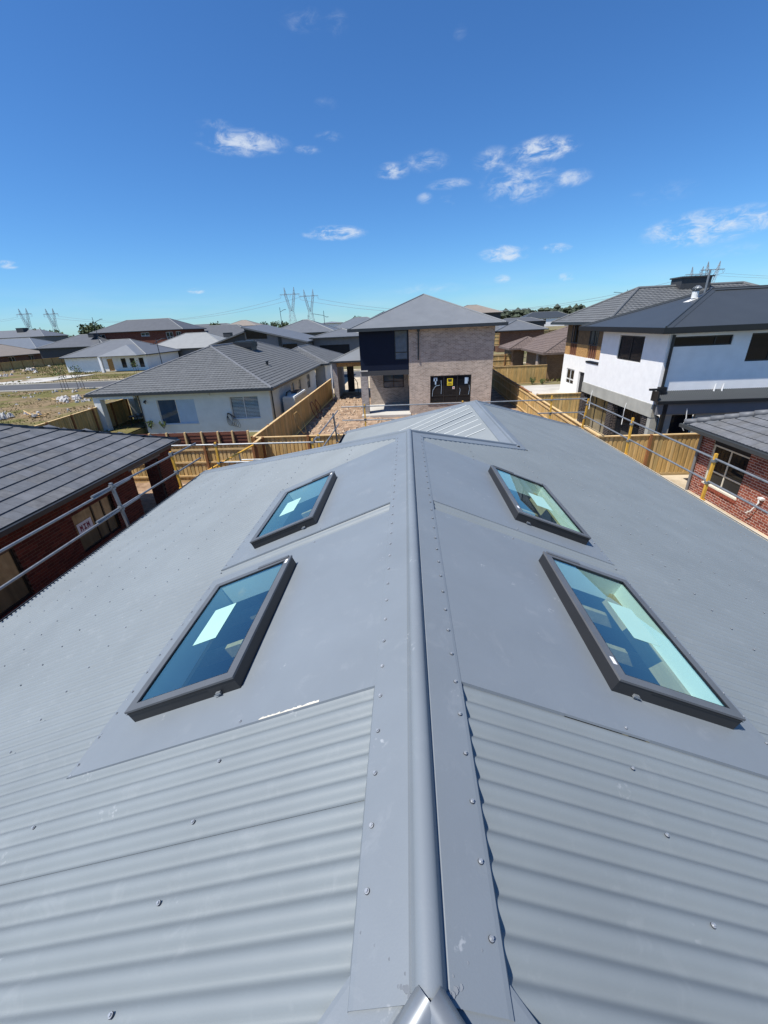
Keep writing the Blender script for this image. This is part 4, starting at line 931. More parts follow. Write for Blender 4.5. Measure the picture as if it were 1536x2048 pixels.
mb = MB(); mb.box(XL+.02, ex-.03, 1.0, YE, ez-.12, ez-.09); mb.build('soffit', M['charcoal'], lb)

# ================================================================== RIGHT RED BRICK HOUSE
rb = thing('red_brick_house', 'red brick house with pale mortar at the right edge, grey tiles, cream framed window', 'house', (14, 12, 0))
XB = 11.1
holes = [(13.3-9, 15.0-9, .62, 2.33)]
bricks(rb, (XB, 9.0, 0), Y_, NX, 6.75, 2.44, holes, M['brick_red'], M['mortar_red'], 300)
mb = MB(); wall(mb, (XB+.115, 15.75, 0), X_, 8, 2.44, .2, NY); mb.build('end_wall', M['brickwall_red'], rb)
window(rb, (XB, 13.3, .62), Y_, X_, 1.7, 1.42, M['gutter_cream'], M['glass_dark'], vs=(.5,), hs=(.34,), rec=.04, fw=.05, sill=M['gutter_cream'], label='cream framed window reflecting the paling fence')
mb = MB(); mb.box(XB+.02, XB+.10, 13.3, 15.0, 2.05, 2.33); mb.build('window_head_panel', M['dark'], rb)
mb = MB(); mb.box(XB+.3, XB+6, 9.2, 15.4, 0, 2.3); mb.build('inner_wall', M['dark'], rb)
mb = MB()
for k in range(15): mb.box(XB-.035, XB+.05, 13.28+.118*k, 13.28+.118*k+.105, .44, .555)
mb.build('brick_sill', M['brick_red'][0], rb)
mb = MB(); mb.tube((XB-.08, 15.62, 2.38), (XB-.08, 15.62, .0), .05, 10); mb.tube((XB-.08, 15.62, 2.38), (XB-.32, 15.62, 2.5), .05, 10); mb.build('downpipe', M['render_grey'], rb)
mb = MB(); mb.path([(XB-.02, 12.35, .98), (XB-.10, 12.35, .98), (XB-.10, 12.32, .88), (XB-.14, 12.45, .55), (XB-.14, 12.6, .42)], .022, 6); mb.box(XB-.12, XB-.0, 12.25, 12.40, 1.0, 1.06); mb.build('gas_pipe', M['pvc'], rb)
ex2, ez2 = 10.62, 2.55; pit = .40; ca = cos(math.atan(pit)); sa = sin(math.atan(pit)); YE2 = 16.15
vd = Vector((ca, 0, sa)); nr = Vector((-sa, 0, ca)); tw = .30; course = .34
tm = []
for m_ in ('tile_grey', 'tile_grey2', 'tile_grey3'):
    q = MB(); N = 8; i0 = 0
    for j in range(N+1):
        u = tw*j/N; h = .024*abs(sin(2*pi*u/tw*.5*2)) if False else .020*(.5-.5*cos(4*pi*u/tw))
        q.v.append(tuple(Y_*(u*.985)+nr*.004)); q.v.append(tuple(Y_*(u*.985)+nr*(.032+h))); q.v.append(tuple(Y_*(u*.985)+vd*(course+.02)+nr*(.004+h*.8)))
    for j in range(N):
        c = 3*j
        for f in ((c, c+1, c+4, c+3), (c+1, c+2, c+5, c+4)): q.f.append(f); q.m.append(0)
    tm.append(q.mesh('roof_tile', M[m_]))
cells = []; v = 0.
while v < 4.8:
    y = floor((YE2-v*ca)/tw)*tw-tw
    while y > 8.6: cells.append((v, y)); y -= tw
    v += course
cells.sort(key=lambda c: ((Vector((ex2, c[1], ez2))+vd*c[0]-Vector((0, 0, 6.5))).length+(0 if vis(Vector((ex2, c[1], ez2))+vd*c[0]) else 1e4)))
rest = MB()
for i, (v, y) in enumerate(cells):
    p = Vector((ex2, y, ez2))+vd*v; kk = rnd.choice([0, 1, 1, 2])
    if i < 300: put('roof_tile', tm[kk], rb, loc=p)
    else:
        base = len(rest.v); me = tm[kk]
        for vv in me.vertices: rest.v.append(tuple(Vector(vv.co)+p))
        for pl in me.polygons: rest.f.append(tuple(base+q_ for q_ in pl.vertices)); rest.m.append(kk)
if rest.f: rest.build('more_roof_tiles', [M['tile_grey'], M['tile_grey2'], M['tile_grey3']], rb, kind='stuff')
ap = Vector((ex2+4.8*ca, YE2-4.8*ca, ez2+4.8*sa))
mb = MB(); mb.face([(ex2, YE2, ez2), (ex2, 8.0, ez2), (ap.x, 8.0, ap.z), ap]); mb.face([(ex2+9.6*ca, YE2, ez2), (ex2, YE2, ez2), ap]); mb.build('roof_underlay', M['tile_grey'], rb)
hd = (ap-Vector((ex2, YE2, ez2))); n = int(hd.length/.40); hd.normalize(); sd_ = Vector((1, -1, 0)).normalized().cross(Vector((0, 0, 1))).normalized()
for i in range(n):
    a = Vector((ex2, YE2, ez2))+hd*(i*.40)+Vector((0, 0, .07)); q = MB(); q.tube(a+Vector((0, 0, -.01)), a+hd*.43+Vector((0, 0, -.03)), .115, 12, r2=.10); q.build('hip_tile', M['tile_grey2'], rb, smooth=True)
mb = MB(); mb.box(ex2-.12, ex2+.02, 8.0, YE2+.1, ez2-.13, ez2-.01); mb.box(ex2-.09, ex2-.02, 8.0, YE2+.1, ez2-.009, ez2-.004); mb.box(ex2+.02, ex2+8, YE2, YE2+.11, ez2-.13, ez2-.01); mb.build('gutter', M['metal_dark'], rb)
mb = MB(); mb.box(ex2+.02, XB-.01, 8.0, YE2, ez2-.125, ez2-.10); mb.build('soffit', M['charcoal'], rb)
p = Vector((ex2, 12.9, ez2))+vd*1.25+nr*.09; mb = MB(); mb.obox(p, Y_*-2.0, vd*1.1, nr*.04); mb.build('solar_collector', M['solar'], rb)
mb = MB(); mb.obox(p-nr*.01-vd*.05+Y_*.05, Y_*-2.1, vd*.05, nr*.05); mb.path([p+Y_*.02, p+Y_*.12+vd*.05+nr*.04, p+Y_*.16+vd*.35+nr*.06, p+Y_*.05+vd*.60+nr*.02], .03, 6); mb.build('collector_pipe', M['gutter_dark'], rb)

# ================================================================== RIGHT WHITE TWO-STOREY HOUSE
r2 = thing('white_two_storey_house', 'white rendered two storey house with near black metal roof on the right', 'house', (14, 23, 0))
X2, Y2 = 10.78, 18.7
mb = MB(); wall(mb, (X2, Y2, 2.80), Y_, 6.1, 2.86, .2, X_, [(1.80, 4.15, 1.58, 2.70)]); wall(mb, (X2+.205, Y2, 2.80), X_, 9, 2.86, .2, Y_, [(.02, 2.34, 2.34, 2.72), (3.05, 4.9, 1.66, 2.74)])
mb.box(X2, X2+.2, 24.805, 26.5, 2.80, 3.90); mb.box(X2+.205, 18, 24.6, 24.795, 2.8, 5.66); mb.build('upper_wall', M['render_white'], r2)
mb = MB(); mb.box(X2-.03, X2+.22, Y2-.03, 26.5, 2.24, 2.795); mb.build('render_band', M['concrete_band'], r2)
mb = MB(); mb.box(X2-.03, X2+.24, 24.81, 26.55, 3.905, 4.0); mb.build('parapet_capping', M['black_frame'], r2)
window(r2, (X2, 20.5, 4.38), Y_, X_, 2.35, 1.12, M['black_frame'], M['glass_dark'], vs=(.5,), rec=.05, fw=.06, label='square black window in the white side wall')
window(r2, (X2+.225, Y2, 5.14), X_, Y_, 2.32, .38, M['black_frame'], M['glass_dark'], vs=(.72,), rec=.05, fw=.05, label='long narrow high window')
window(r2, (X2+3.255, Y2, 4.46), X_, Y_, 1.85, 1.08, M['black_frame'], M['glass_dark'], vs=(.5,), rec=.05, fw=.06)
# ground floor: brick piers and black framed sliding doors
for a, b in ((26.2, 26.6), (22.35, 22.9), (Y2+.25, Y2+.75)):
    mb = MB(); mb.box(X2+.02, X2+.5, a, b, 0, 2.235); mb.build('brick_pier', M['brickwall_black'], r2)
mb = MB(); mb.box(X2, X2+.30, Y2-.02, Y2+.24, 0, 2.235); mb.build('corner_column', M['concrete_band'], r2)
window(r2, (X2+.28, 22.92, .05), Y_, X_, 3.26, 2.18, M['black_frame'], M['glass_fence_painted'], vs=(.33, .66), rec=.05, fw=.07, name='sliding_door', label='black framed sliding door, far one of two')
window(r2, (X2+.28, 19.47, .05), Y_, X_, 2.86, 2.18, M['black_frame'], M['glass_dark'], vs=(.5,), rec=.05, fw=.07, name='sliding_door', label='black framed sliding door, near one of two')
for y in (24.9, 20.9):
    mb = MB(); mb.path([(X2-.04, y, 2.5), (X2-.09, y-.02, 2.1), (X2-.06, y+.03, 1.8), (X2-.1, y-.05, 1.45)], .018, 5); mb.build('hanging_cable', M['pvc'], r2)
mb = MB(); mb.tube((X2+.14, Y2-.10, 5.6), (X2+.14, Y2-.10, 3.5), .06, 8); mb.box(X2-.02, X2+.28, Y2-.22, Y2-.02, 3.30, 3.56); mb.box(X2-.35, X2+.15, Y2-.85, Y2-.72, 3.5, 3.60) if False else None; mb.build('downpipe', M['black_frame'], r2)
# lean-to
mb = MB(); corr(mb, Vector((X2-.15, Y2-.02, 3.38)), X_, Vector((0, -.82, -.572)), Vector((0, -.572, .82)), 0, 9, lambda u: 0, lambda u: .62, seg=4); mb.build('lean_to_roof', M['metal_dark'], r2, smooth=True)
mb = MB(); mb.box(X2-.2, X2+8.6, Y2-.64, Y2-.53, 2.92, 3.05); mb.box(X2-.2, X2-.14, Y2-.53, Y2-.03, 3.0, 3.42); mb.box(X2-.42, X2+.1, Y2-.25, Y2-.14, 3.44, 3.52); mb.build('gutter', M['black_frame'], r2)
mb = MB(); mb.box(X2-.1, X2+8.5, Y2-.5, Y2-.38, 2.46, 2.99); mb.build('lean_to_beam', M['render_grey'], r2)
mb = MB(); wall(mb, (X2+.32, Y2-.35, 0), X_, 8, 2.45, .15, Y_, [(.35, 1.35, 0, 2.4)]); mb.build('lean_to_wall', M['concrete_band'], r2)
mb = MB(); mb.box(X2+.7, X2+1.65, Y2-.18, Y2-.14, 0, 2.4); mb.build('doorway', M['glass_dark'], r2)
mb = MB(); mb.box(X2+.14, X2+.30, Y2-.53, Y2-.40, 0, 3.0); mb.build('post', M['black_frame'], r2)
mb = MB(); mb.path([(X2+1.1, Y2-.55, 2.7), (X2+1.16, Y2-.56, 2.3), (X2+1.1, Y2-.55, 1.9), (X2+1.2, Y2-.55, 1.75)], .02, 5); mb.build('hanging_cable', M['pvc'], r2)
for xx in (X2+2.3, X2+2.62):
    mb = MB(); mb.tube((xx, Y2-.1, 3.3), (xx+.04, Y2-.08, 3.62), .035, 6, r2=.02); mb.build('roof_fitting', M['pvc'], r2)
# dark hipped roof: explicit corners
a0, a1, a2_, a3 = Vector((10.36, 18.32, 5.88)), Vector((24, 18.32, 5.88)), Vector((24, 26.9, 5.88)), Vector((10.36, 26.9, 5.88)); q0, q1 = Vector((14.35, 22.4, 7.32)), Vector((20, 22.4, 7.32))
mb = MB(); mb.face([a0, a1, q1, q0]); mb.face([a3, a0, q0]); mb.face([a2_, a3, q0, q1]); mb.face([a1, a2_, q1]); mb.build('roof', M['metal_dark'], r2)
mb = MB()
for a, b in ((a0, q0), (a3, q0), (q0, q1)):
    d = (b-a).normalized(); sd_ = d.cross(Vector((0, 0, 1))).normalized()*.19
    mb.slab([a+sd_+Vector((0, 0, -.03)), b+sd_+Vector((0, 0, -.03)), b+Vector((0, 0, .045)), a+Vector((0, 0, .045))], .01); mb.slab([a+Vector((0, 0, .045)), b+Vector((0, 0, .045)), b-sd_+Vector((0, 0, -.03)), a-sd_+Vector((0, 0, -.03))], .01); mb.tube(a+Vector((0, 0, .05)), b+Vector((0, 0, .05)), .035, 8)
mb.build('hip_capping', M['metal_dark'], r2)
mb = MB(); mb.box(10.24, 24.1, 18.2, 18.32, 5.68, 5.9); mb.box(10.24, 10.36, 18.32, 27, 5.68, 5.9); mb.box(10.36, 24, 18.32, 26.9, 5.66, 5.69); mb.build('gutter', M['black_frame'], r2)
# whirlybird vent and flue
c = Vector((13.35, 21.9, 6.98)); mb = MB(); mb.tube(c, c+Vector((0, 0, .28)), .14, 12); mb.obox(c+Vector((-.34, -.2, -.16)), (.62, 0, .22), (0, .42, 0), (0, 0, .02)); vb = mb.build('vent_base', M['pvc'], r2)
for k in range(14):
    a = 2*pi*k/14; mb = MB(); pts = []
    for j in range(5):
        t = j/4*pi; pts.append(c+Vector((cos(a+j*.12)*.21*sin(t*.8+.35), sin(a+j*.12)*.21*sin(t*.8+.35), .28+.24*j/4)))
    tn = Vector((-sin(a), cos(a), 0))*.035
    for j in range(4): mb.face([pts[j]-tn, pts[j]+tn, pts[j+1]+tn, pts[j+1]-tn])
    mb.build('vent_blade', M['solder'], vb)
mb = MB(); mb.tube((14.0, 22.3, 7.1), (14.0, 22.3, 8.15), .045, 8); mb.build('flue', M['galv'], r2)

# ================================================================== HOUSE UNDER CONSTRUCTION (strand board)
ob = thing('unfinished_house', 'unfinished two storey house with strand board cladding and grey tiles behind the white house', 'house', (19, 38, 0))
XO = 14.7
mb = MB(); wall(mb, (XO, 33.0, -.1), Y_, 8.3, 3.40, .2, X_, [(4.1, 4.0+2.0, .1, 2.3), (7.1-.0, 7.9, .0, 2.3)] if False else [(5.3, 7.2, .95, 2.27), (2.9, 4.3, .0, 2.25)]); wall(mb, (XO+.205, 41.1, -.1), X_, 8, 3.4, .2, NY); mb.build('lower_wall', M['render_white'], ob)
window(ob, (XO, 38.3, .85), Y_, X_, 1.9, 1.32, M['white_frame'], M['glass_dark'], vs=(.5,), hs=(.33,), rec=.05, fw=.10)
mb = MB(); mb.box(XO+.15, XO+.2, 35.9, 37.3, -.1, 2.15); mb.build('door_opening', M['dark'], ob)
for k, (y0, y1) in enumerate(((33.0, 34.6), (36.3, 38.6), (40.2, 41.3))):
    mb = MB(); mb.box(XO+.02, XO+.12, y0, y1, 3.305, 4.26); mb.build('strand_board', M['osb'], ob)
    mb = MB(); mb.box(XO+.02, XO+.12, y0, y1, 4.265, 5.9); mb.build('strand_board', M['osb_shade'], ob, label='weathered upper strand board sheet, shade put into its colour')
for y in (34.7, 35.1, 35.5, 35.9, 38.75, 39.15, 39.55, 39.95):
    mb = MB(); mb.box(XO+.03, XO+.12, y, y+.14, 3.305, 4.26); mb.build('stud', M['stud'], ob)
for y0, y1 in ((34.6, 36.3), (38.6, 40.2)):
    mb = MB(); mb.box(XO+.02, XO+.14, y0, y1, 4.265, 4.33); mb.box(XO+.02, XO+.14, y0, y1, 4.02, 4.06) if False else None
    for y in (y0+.06, (y0+y1)/2, y1-.1): mb.box(XO+.03, XO+.12, y, y+.08, 4.34, 5.9)
    mb.build('window_opening_frame', M['charcoal'], ob)
mb = MB(); mb.box(XO+.9, XO+.95, 33.2, 41, 3.3, 5.85); mb.build('building_wrap', M['wrap'], ob)
mb = MB(); mb.box(XO+.5, XO+7, 40.9, 41.1, 3.3, 5.85); mb.build('rear_wall', M['osb_shade'], ob)
c0, c1, c2_, c3_ = Vector((14.0, 31.9, 5.95)), Vector((30, 31.9, 5.95)), Vector((30, 43.6, 5.95)), Vector((14.0, 43.6, 5.95)); q0, q1 = Vector((18.5, 37.7, 8.2)), Vector((26.4, 37.7, 8.2))
mb = MB()
sA = (8.2-5.95)/4.5; cA = cos(math.atan(sA)); nA = Vector((-sin(math.atan(sA)), 0, cA)); vA = Vector((cA, 0, sin(math.atan(sA))))
tiles(mb, c0, Y_, vA, nA, lambda v: v*cA*5.8/4.5, lambda v: 11.7-v*cA*5.9/4.5, 4.5/cA, **TC)
sB = (8.2-5.95)/5.8; cB = cos(math.atan(sB)); nB = Vector((0, -sin(math.atan(sB)), cB)); vB = Vector((0, cB, sin(math.atan(sB))))
tiles(mb, c0, X_, vB, nB, lambda v: v*cB*4.5/5.8, lambda v: 16-v*cB*3.6/5.8, 5.8/cB, **TC)
mb.face([c2_, c3_, q0, q1]); mb.face([c1, c2_, q1]); mb.build('roof', M['tile_mid'], ob)
mb = MB(); mb.face([p-Vector((0, 0, .04)) for p in (c3_, c0, q0)]); mb.face([p-Vector((0, 0, .04)) for p in (c0, c1, q1, q0)]); mb.build('roof_underlay', M['gutter_dark'], ob)
mb = MB()
for a, b in ((c0, q0), (c3_, q0), (q0, q1), (q1, c1)): mb.tube(a+Vector((0, 0, .04)), b+Vector((0, 0, .04)), .12, 8)
mb.build('ridge_capping', M['tile_mid'], ob)
mb = MB(); mb.box(13.88, 30, 31.78, 31.9, 5.78, 5.97); mb.box(13.88, 14.0, 31.9, 43.7, 5.78, 5.97); mb.box(14, 30, 31.9, 43.6, 5.8, 5.83); mb.build('gutter', M['gutter_dark'], ob)
mb = MB(); mb.box(21.3, 23.5, 37.0, 38.4, 8.0, 8.75); mb.box(21.2, 23.6, 36.9, 38.5, 8.752, 8.85); mb.build('evaporative_cooler', M['charcoal'], ob)

# ================================================================== BROWN TILE HOUSE and PLUM BRICK HOUSE
bt = thing('brown_tiled_house', 'low house with brown wavy tiles and sandy brick between the fences and the white house', 'house', (20, 52, 0))
mb = MB(); wall(mb, (15.3, 47.9, -.4), X_, 8, 3.2, .2, Y_); wall(mb, (15.3, 48.105, -.4), Y_, 8, 3.2, .2, X_, [(2.2, 3.6, 1.5, 3.1)]); mb.build('wall', M['brickwall_sand'], bt)
mb = MB(); mb.box(15.0, 15.28, 50.2, 51.0, -.4, 2.75); mb.build('pier', M['brickwall_tan'], bt)
window(bt, (15.3, 50.3, 1.1), Y_, X_, 1.4, 1.6, M['charcoal'], M['glass_dark'], vs=(.5,), rec=.05)
hip_roof(bt, 14.7, 26, 47.3, 62.5, 2.95, .40, M['tile_brown'], tile=TC, gm=M['tile_brown'], capm=M['tile_brown'], capr=.12)
hip_roof(bt, 13.2, 19, 56.5, 62.4, 2.97, .40, M['tile_brown'], tile=TC, gm=M['tile_brown'], capm=M['tile_brown'], capr=.12)
mb = MB(); mb.box(13.8, 15.2, 57, 62, -.3, 2.8); mb.build('side_wall', M['brickwall_sand'], bt)
pb = thing('plum_brick_house', 'house with a long blank plum brown brick wall and grey hip roof behind the fences', 'house', (24, 100, 0))
mb = MB(); mb.box(19.6, 29.0, 94.9, 106, 0, 4.2); mb.box(24.18, 24.24, 94.86, 94.898, 0, 4.2); mb.build('wall', M['brickwall_brown'], pb)
hip_roof(pb, 19.0, 29.6, 94.3, 106.5, 4.2, .36, M['metal_storm'], gm=M['gutter_dark'], capr=.12)
hip_roof(pb, 12.5, 21.5, 97.0, 109, 4.25, .42, M['metal_storm'], gm=M['gutter_dark'], capr=.12)
mb = MB(); mb.box(13.2, 19.5, 97.6, 108, 0, 4.2); mb.build('side_wall', M['charcoal'], pb)

# ================================================================== FENCES
PAL = None
def fence(label, p0, p1, h=1.8, near=True, rails=0, cat='fence', group=None, z=0., postside=1, limit=300, capm='rail', tilt=0):
    """paling fence from p0 to p1: lapped palings, posts, cap and plinth; rails=+1/-1 puts rails on that side"""
    p0 = Vector((*p0, z)); p1 = Vector((*p1, z)); d = (p1-p0); L = d.length; d.normalize(); n = Vector((-d.y, d.x, 0)); t = thing('paling_fence', label, cat, tuple(p0), group=group)
    ang = math.atan2(d.y, d.x); rnd = random.Random(label)
    global PAL
    if PAL is None:
        PAL = []
        for m_ in ('paling', 'paling2', 'paling3'):
            q = MB(); q.box(0, .118, 0, .014, 0, 1); PAL.append(q.mesh('paling', M[m_]))
    k = 0; u = 0.; rest = MB(); step = .094; cnt = 0
    while u < L-.05:
        off = (.0 if k % 2 else .016)+rnd.uniform(-.001, .002); hh = h-.15+rnd.uniform(-.008, .008); mi = rnd.choice([0, 0, 1, 2]); o = p0+d*u+n*off+Vector((0, 0, .13))
        if near and cnt < limit:
            put('paling', PAL[mi], t, loc=o, rot=(0, 0, ang), scale=(min(1, (L-u)/.118), 1, hh)); cnt += 1
        else: rest.obox(o, d*.118, n*.014, (0, 0, hh), mi)
        u += step; k += 1
    if rest.f: rest.build('palings', [M['paling'], M['paling2'], M['paling3']], t, kind='stuff')
    c = MB(); c.obox(p0-n*.05+Vector((0, 0, h-.018)), d*L, n*.14, (0, 0, .035)); c.build('capping', M[capm], t)
    c = MB(); c.obox(p0+n*.001+Vector((0, 0, 0)), d*L, n*.024, (0, 0, .128)); c.build('plinth', M['rail'], t)
    m = max(1, round(L/2.6)); s = postside
    for i in range(m+1):
        q = MB(); o = p0+d*min(L-.1, L*i/m)+n*(-.10 if s > 0 else .035); q.obox(o, d*.10, n*.095, (0, 0, h+.04)); q.build('post', M['post'], t)
    if rails:
        for zz in (.28, .95, 1.55):
            q = MB(); q.obox(p0+n*(.034 if rails > 0 else -.042)+Vector((0, 0, zz)), d*L, n*.04, (0, 0, .08)); q.build('rail', M['rail'], t)
    return t
fence('long pine paling fence between the pale bungalow and the dug side yard', (-7.45, 19.1), (-7.45, 42.0), postside=-1)
fence('short front paling fence with pale cap beam, right of the brown panels', (-7.4, 19.05), (-2.2, 19.05), postside=1)
fence('paling fence with its rails showing, below the brown panels', (-16.5, 17.9), (-7.0, 17.9), rails=-1, postside=1)
fence('short paling return fence joining the two front fences', (-7.0, 17.92), (-7.0, 19.0), postside=1)
fence('paling fence enclosing the corner patio of the bungalow', (-22.3, 22.0), (-23.4, 33.8), postside=1)
fence('paling fence between the red brick house and the white house', (7.9, 17.4), (12.4, 17.4), postside=1)
fence('pale capped run of paling fence along the right boundary, nearer part', (8.15, 17.45), (8.5, 29.4), rails=1, postside=1, capm='rail')
fence('shaded far part of the right boundary fence beside the brick house', (8.55, 29.5), (8.95, 46.5), rails=1, postside=1, capm='post')
fence('paling fence behind the boundary fence facing us', (8.7, 28.5), (14.6, 28.5), postside=-1)
fence('tall paling fence left of the sandy brick wall', (9.4, 46.7), (15.0, 46.7), h=1.85, postside=-1)
fence('farther paling fence with two rails behind the green bushes', (8.5, 58.0), (15.2, 58.0), h=1.7, near=False, rails=-1, z=.55)
fence('small piece of paling fence beside the plum brick wall', (14.2, 82), (17.2, 82), h=2.1, near=False, rails=-1, z=2.0)
fence('distant paling fence on the grassy rise beyond the plum brick house', (29.3, 97), (41, 108), h=1.9, near=False, rails=-1, z=1.9)
def longfence(label, p0, p1, h, m):
    p0 = Vector((*p0, 0)); p1 = Vector((*p1, 0)); d = p1-p0; L = d.length; d.normalize(); n = Vector((-d.y, d.x, 0)); t = thing('boundary_fence', label, 'fence', tuple(p0))
    q = MB(); k = 0
    while k*.2 < L: q.obox(p0+d*(k*.2)+n*(.03*(k % 2)), d*.195, n*.02, (0, 0, h)); k += 1
    q.build('palings', m, t, kind='stuff')
    for i in range(int(L/2.7)+1): q = MB(); q.obox(p0+d*(i*2.7)-n*.06, d*.1, n*.1, (0, 0, h+.02)); q.build('post', M['post'], t)
    q = MB(); q.obox(p0-n*.05+Vector((0, 0, h)), d*L, n*.12, (0, 0, .04)); q.build('capping', M['paling'], t)
longfence('long weathered fence across the vacant ground at the far left', (-99.5, 92), (-94.5, 121), 1.95, M['paling3'])
# brown ribbed panels above the yellow fence, leaning on timber uprights
pw = thing('panel_wall', 'row of brown ribbed panels with timber uprights behind the yellow front fence', 'panel wall', (-9.4, 19, 0))
xs = [-13.2, -12.3, -11.45, -10.55, -9.75, -8.95, -8.25, -7.5]
for a, b in zip(xs[:-1], xs[1:]):
    q = MB(); q.box(a+.04, b-.04, 18.72, 18.75, .3, 2.2)
    for k in range(12): q.box(a+.05, b-.05, 18.70, 18.719, .34+k*.155, .42+k*.155)
    q.build('panel', M['brown_sheet'], pw)
for a in xs:
    q = MB(); q.obox((a-.04, 18.58, 0), (.08, 0, 0), (0, .10, 0), (0, .04, 2.24)); q.build('upright', M['rail'], pw)
# stack of scaffold frames behind the roof edge
st = thing('scaffold_frame_stack', 'stack of grey scaffold frames and mesh lying behind the left hip of the roof', 'scaffold frames', (-5.3, 15, 0))
rnd = random.Random(21)
for k in range(5):
    q = MB(); z = 1.25+k*.16; x0, x1 = -6.55+rnd.uniform(-.1, .1), -3.7+rnd.uniform(-.2, .2); y0 = 14.2+rnd.uniform(-.1, .1); y1 = y0+.9
    q.tube((x0, y0, z), (x1, y0, z), .024, 6); q.tube((x0, y1, z), (x1, y1, z), .024, 6)
    for j in range(6): xx = x0+(x1-x0)*j/5; q.tube((xx, y0, z), (xx, y1, z), .018, 6)
    q.build('frame', M['galv'], st)
for xx in (-6.6, -3.65):
    for yy in (14.15, 15.2): q = MB(); q.tube((xx, yy, 0), (xx, yy, 2.15), .024, 6); q.build('leg', M['galv'], st)
q = MB()
for j in range(30): q.tube((-6.55+j*.1, 14.12, .5), (-6.55+j*.1, 14.12, 1.22), .008, 4)
q.build('mesh', M['galv'], st, kind='stuff')

# ================================================================== EDGE PROTECTION RAILS
def railrun(label, tubes, posts, extra=(), loc=(0, 0, 0)):
    t = thing('guard_rail', label, 'guard rail', loc, group='scaffold edge rails round the roof')
    for a, b in tubes:
        q = MB(); q.tube(a, b, .024, 10); q.build('tube', M['galv'], t, smooth=False)
    for a, b, m_ in posts:
        a = Vector(a); b = Vector(b); q = MB(); d = (b-a); q.obox(a-Vector((.028, .028, 0)), (.056, 0, 0), (0, .056, 0), d); q.obox(a-Vector((.05, .05, 0)), (.10, 0, 0), (0, .10, 0), (0, 0, .03)); po = q.build('post', M[m_], t)
        for tt in tubes:
            zz = tt[0][2]
            if a.z < zz < b.z: q = MB(); c = a+d*((zz-a.z)/d.z); q.obox(c-Vector((.045, .045, .03)), (.09, 0, 0), (0, .09, 0), (0, 0, .06)); q.build('clamp', M['galv'], po)
    for a, b, m_, r in extra:
        q = MB(); q.tube(a, b, r, 8); q.build('brace', M[m_], t)
railrun('long guard rail along the left gutter with galvanised post', [((-6.45, 2.0, 3.50), (-6.45, 8.62, 3.50)), ((-6.47, 7.4, 3.545), (-6.47, 11.9, 3.44)), ((-6.45, 2.0, 2.97), (-6.45, 8.75, 2.98)), ((-6.47, 7.3, 3.02), (-6.47, 12.0, 2.95))],
        [((-6.45, 8.12, 2.35), (-6.45, 8.0, 3.62), 'galv'), ((-6.45, 10.55, 2.5), (-6.45, 10.47, 3.6), 'yellow')], loc=(-6.45, 8, 2.4))
railrun('guard rail across the left back corner with diagonal brace', [((-7.2, 11.85, 3.40), (-2.5, 11.85, 3.38)), ((-5.85, 11.85, 2.83), (-4.3, 11.85, 2.82))],
        [((-5.83, 11.8, 2.45), (-5.8, 11.8, 3.48), 'yellow'), ((-2.83, 11.8, 2.6), (-2.83, 11.8, 3.5), 'yellow')], extra=[((-6.3, 11.9, 2.55), (-4.7, 12.0, 3.32), 'yellow', .026)], loc=(-5, 11.85, 2.4))
railrun('guard rail along the left gutter of the rear wing', [((-2.8, 11.9, 3.42), (-2.8, 16.6, 3.40)), ((-2.8, 12.9, 2.88), (-2.8, 16.5, 2.86))],
        [((-2.8, 15.9, 2.3), (-2.8, 15.5, 3.52), 'galv'), ((-2.75, 12.3, 2.3), (-2.75, 12.3, 3.5), 'yellow')], loc=(-2.8, 14, 2.3))
railrun('guard rail across the far end of the roof before the brick house', [((-2.75, 17.3, 3.41), (7.3, 17.3, 3.42)), ((-2.75, 17.3, 2.85), (-.5, 17.3, 2.83)), ((5.4, 17.3, 2.88), (7.35, 17.3, 2.87))],
        [((-1.77, 17.3, 2.4), (-1.77, 17.3, 3.5), 'yellow'), ((5.92, 17.3, 2.5), (5.89, 17.3, 3.58), 'yellow'), ((2.3, 17.3, 2.3), (2.3, 17.3, 3.5), 'yellow')], loc=(2, 17.3, 2.3))
railrun('long guard rail with three yellow posts along the right gutter', [((7.1, 2, 3.30), (7.1, 17.5, 3.40)), ((7.1, 2, 2.76), (7.1, 17.4, 2.83))],
        [((7.1, 16.85, 2.3), (7.1, 16.67, 3.52), 'yellow'), ((7.1, 13.23, 2.3), (7.1, 13.24, 3.5), 'yellow'), ((7.1, 9.46, 2.3), (7.1, 9.44, 3.47), 'yellow'), ((7.1, 5.6, 2.3), (7.1, 5.6, 3.47), 'yellow')], loc=(7.1, 10, 2.3))
pk_ = thing('timber_plank', 'pale timber plank lying along the right eave near the corner', 'plank', (7.2, 15.9, 2.3)); q = MB(); q.obox((7.14, 15.4, 2.34), (.22, 0, 0), (0, 1.7, 0), (0, 0, .04)); q.build('plank', M['rail'], pk_)
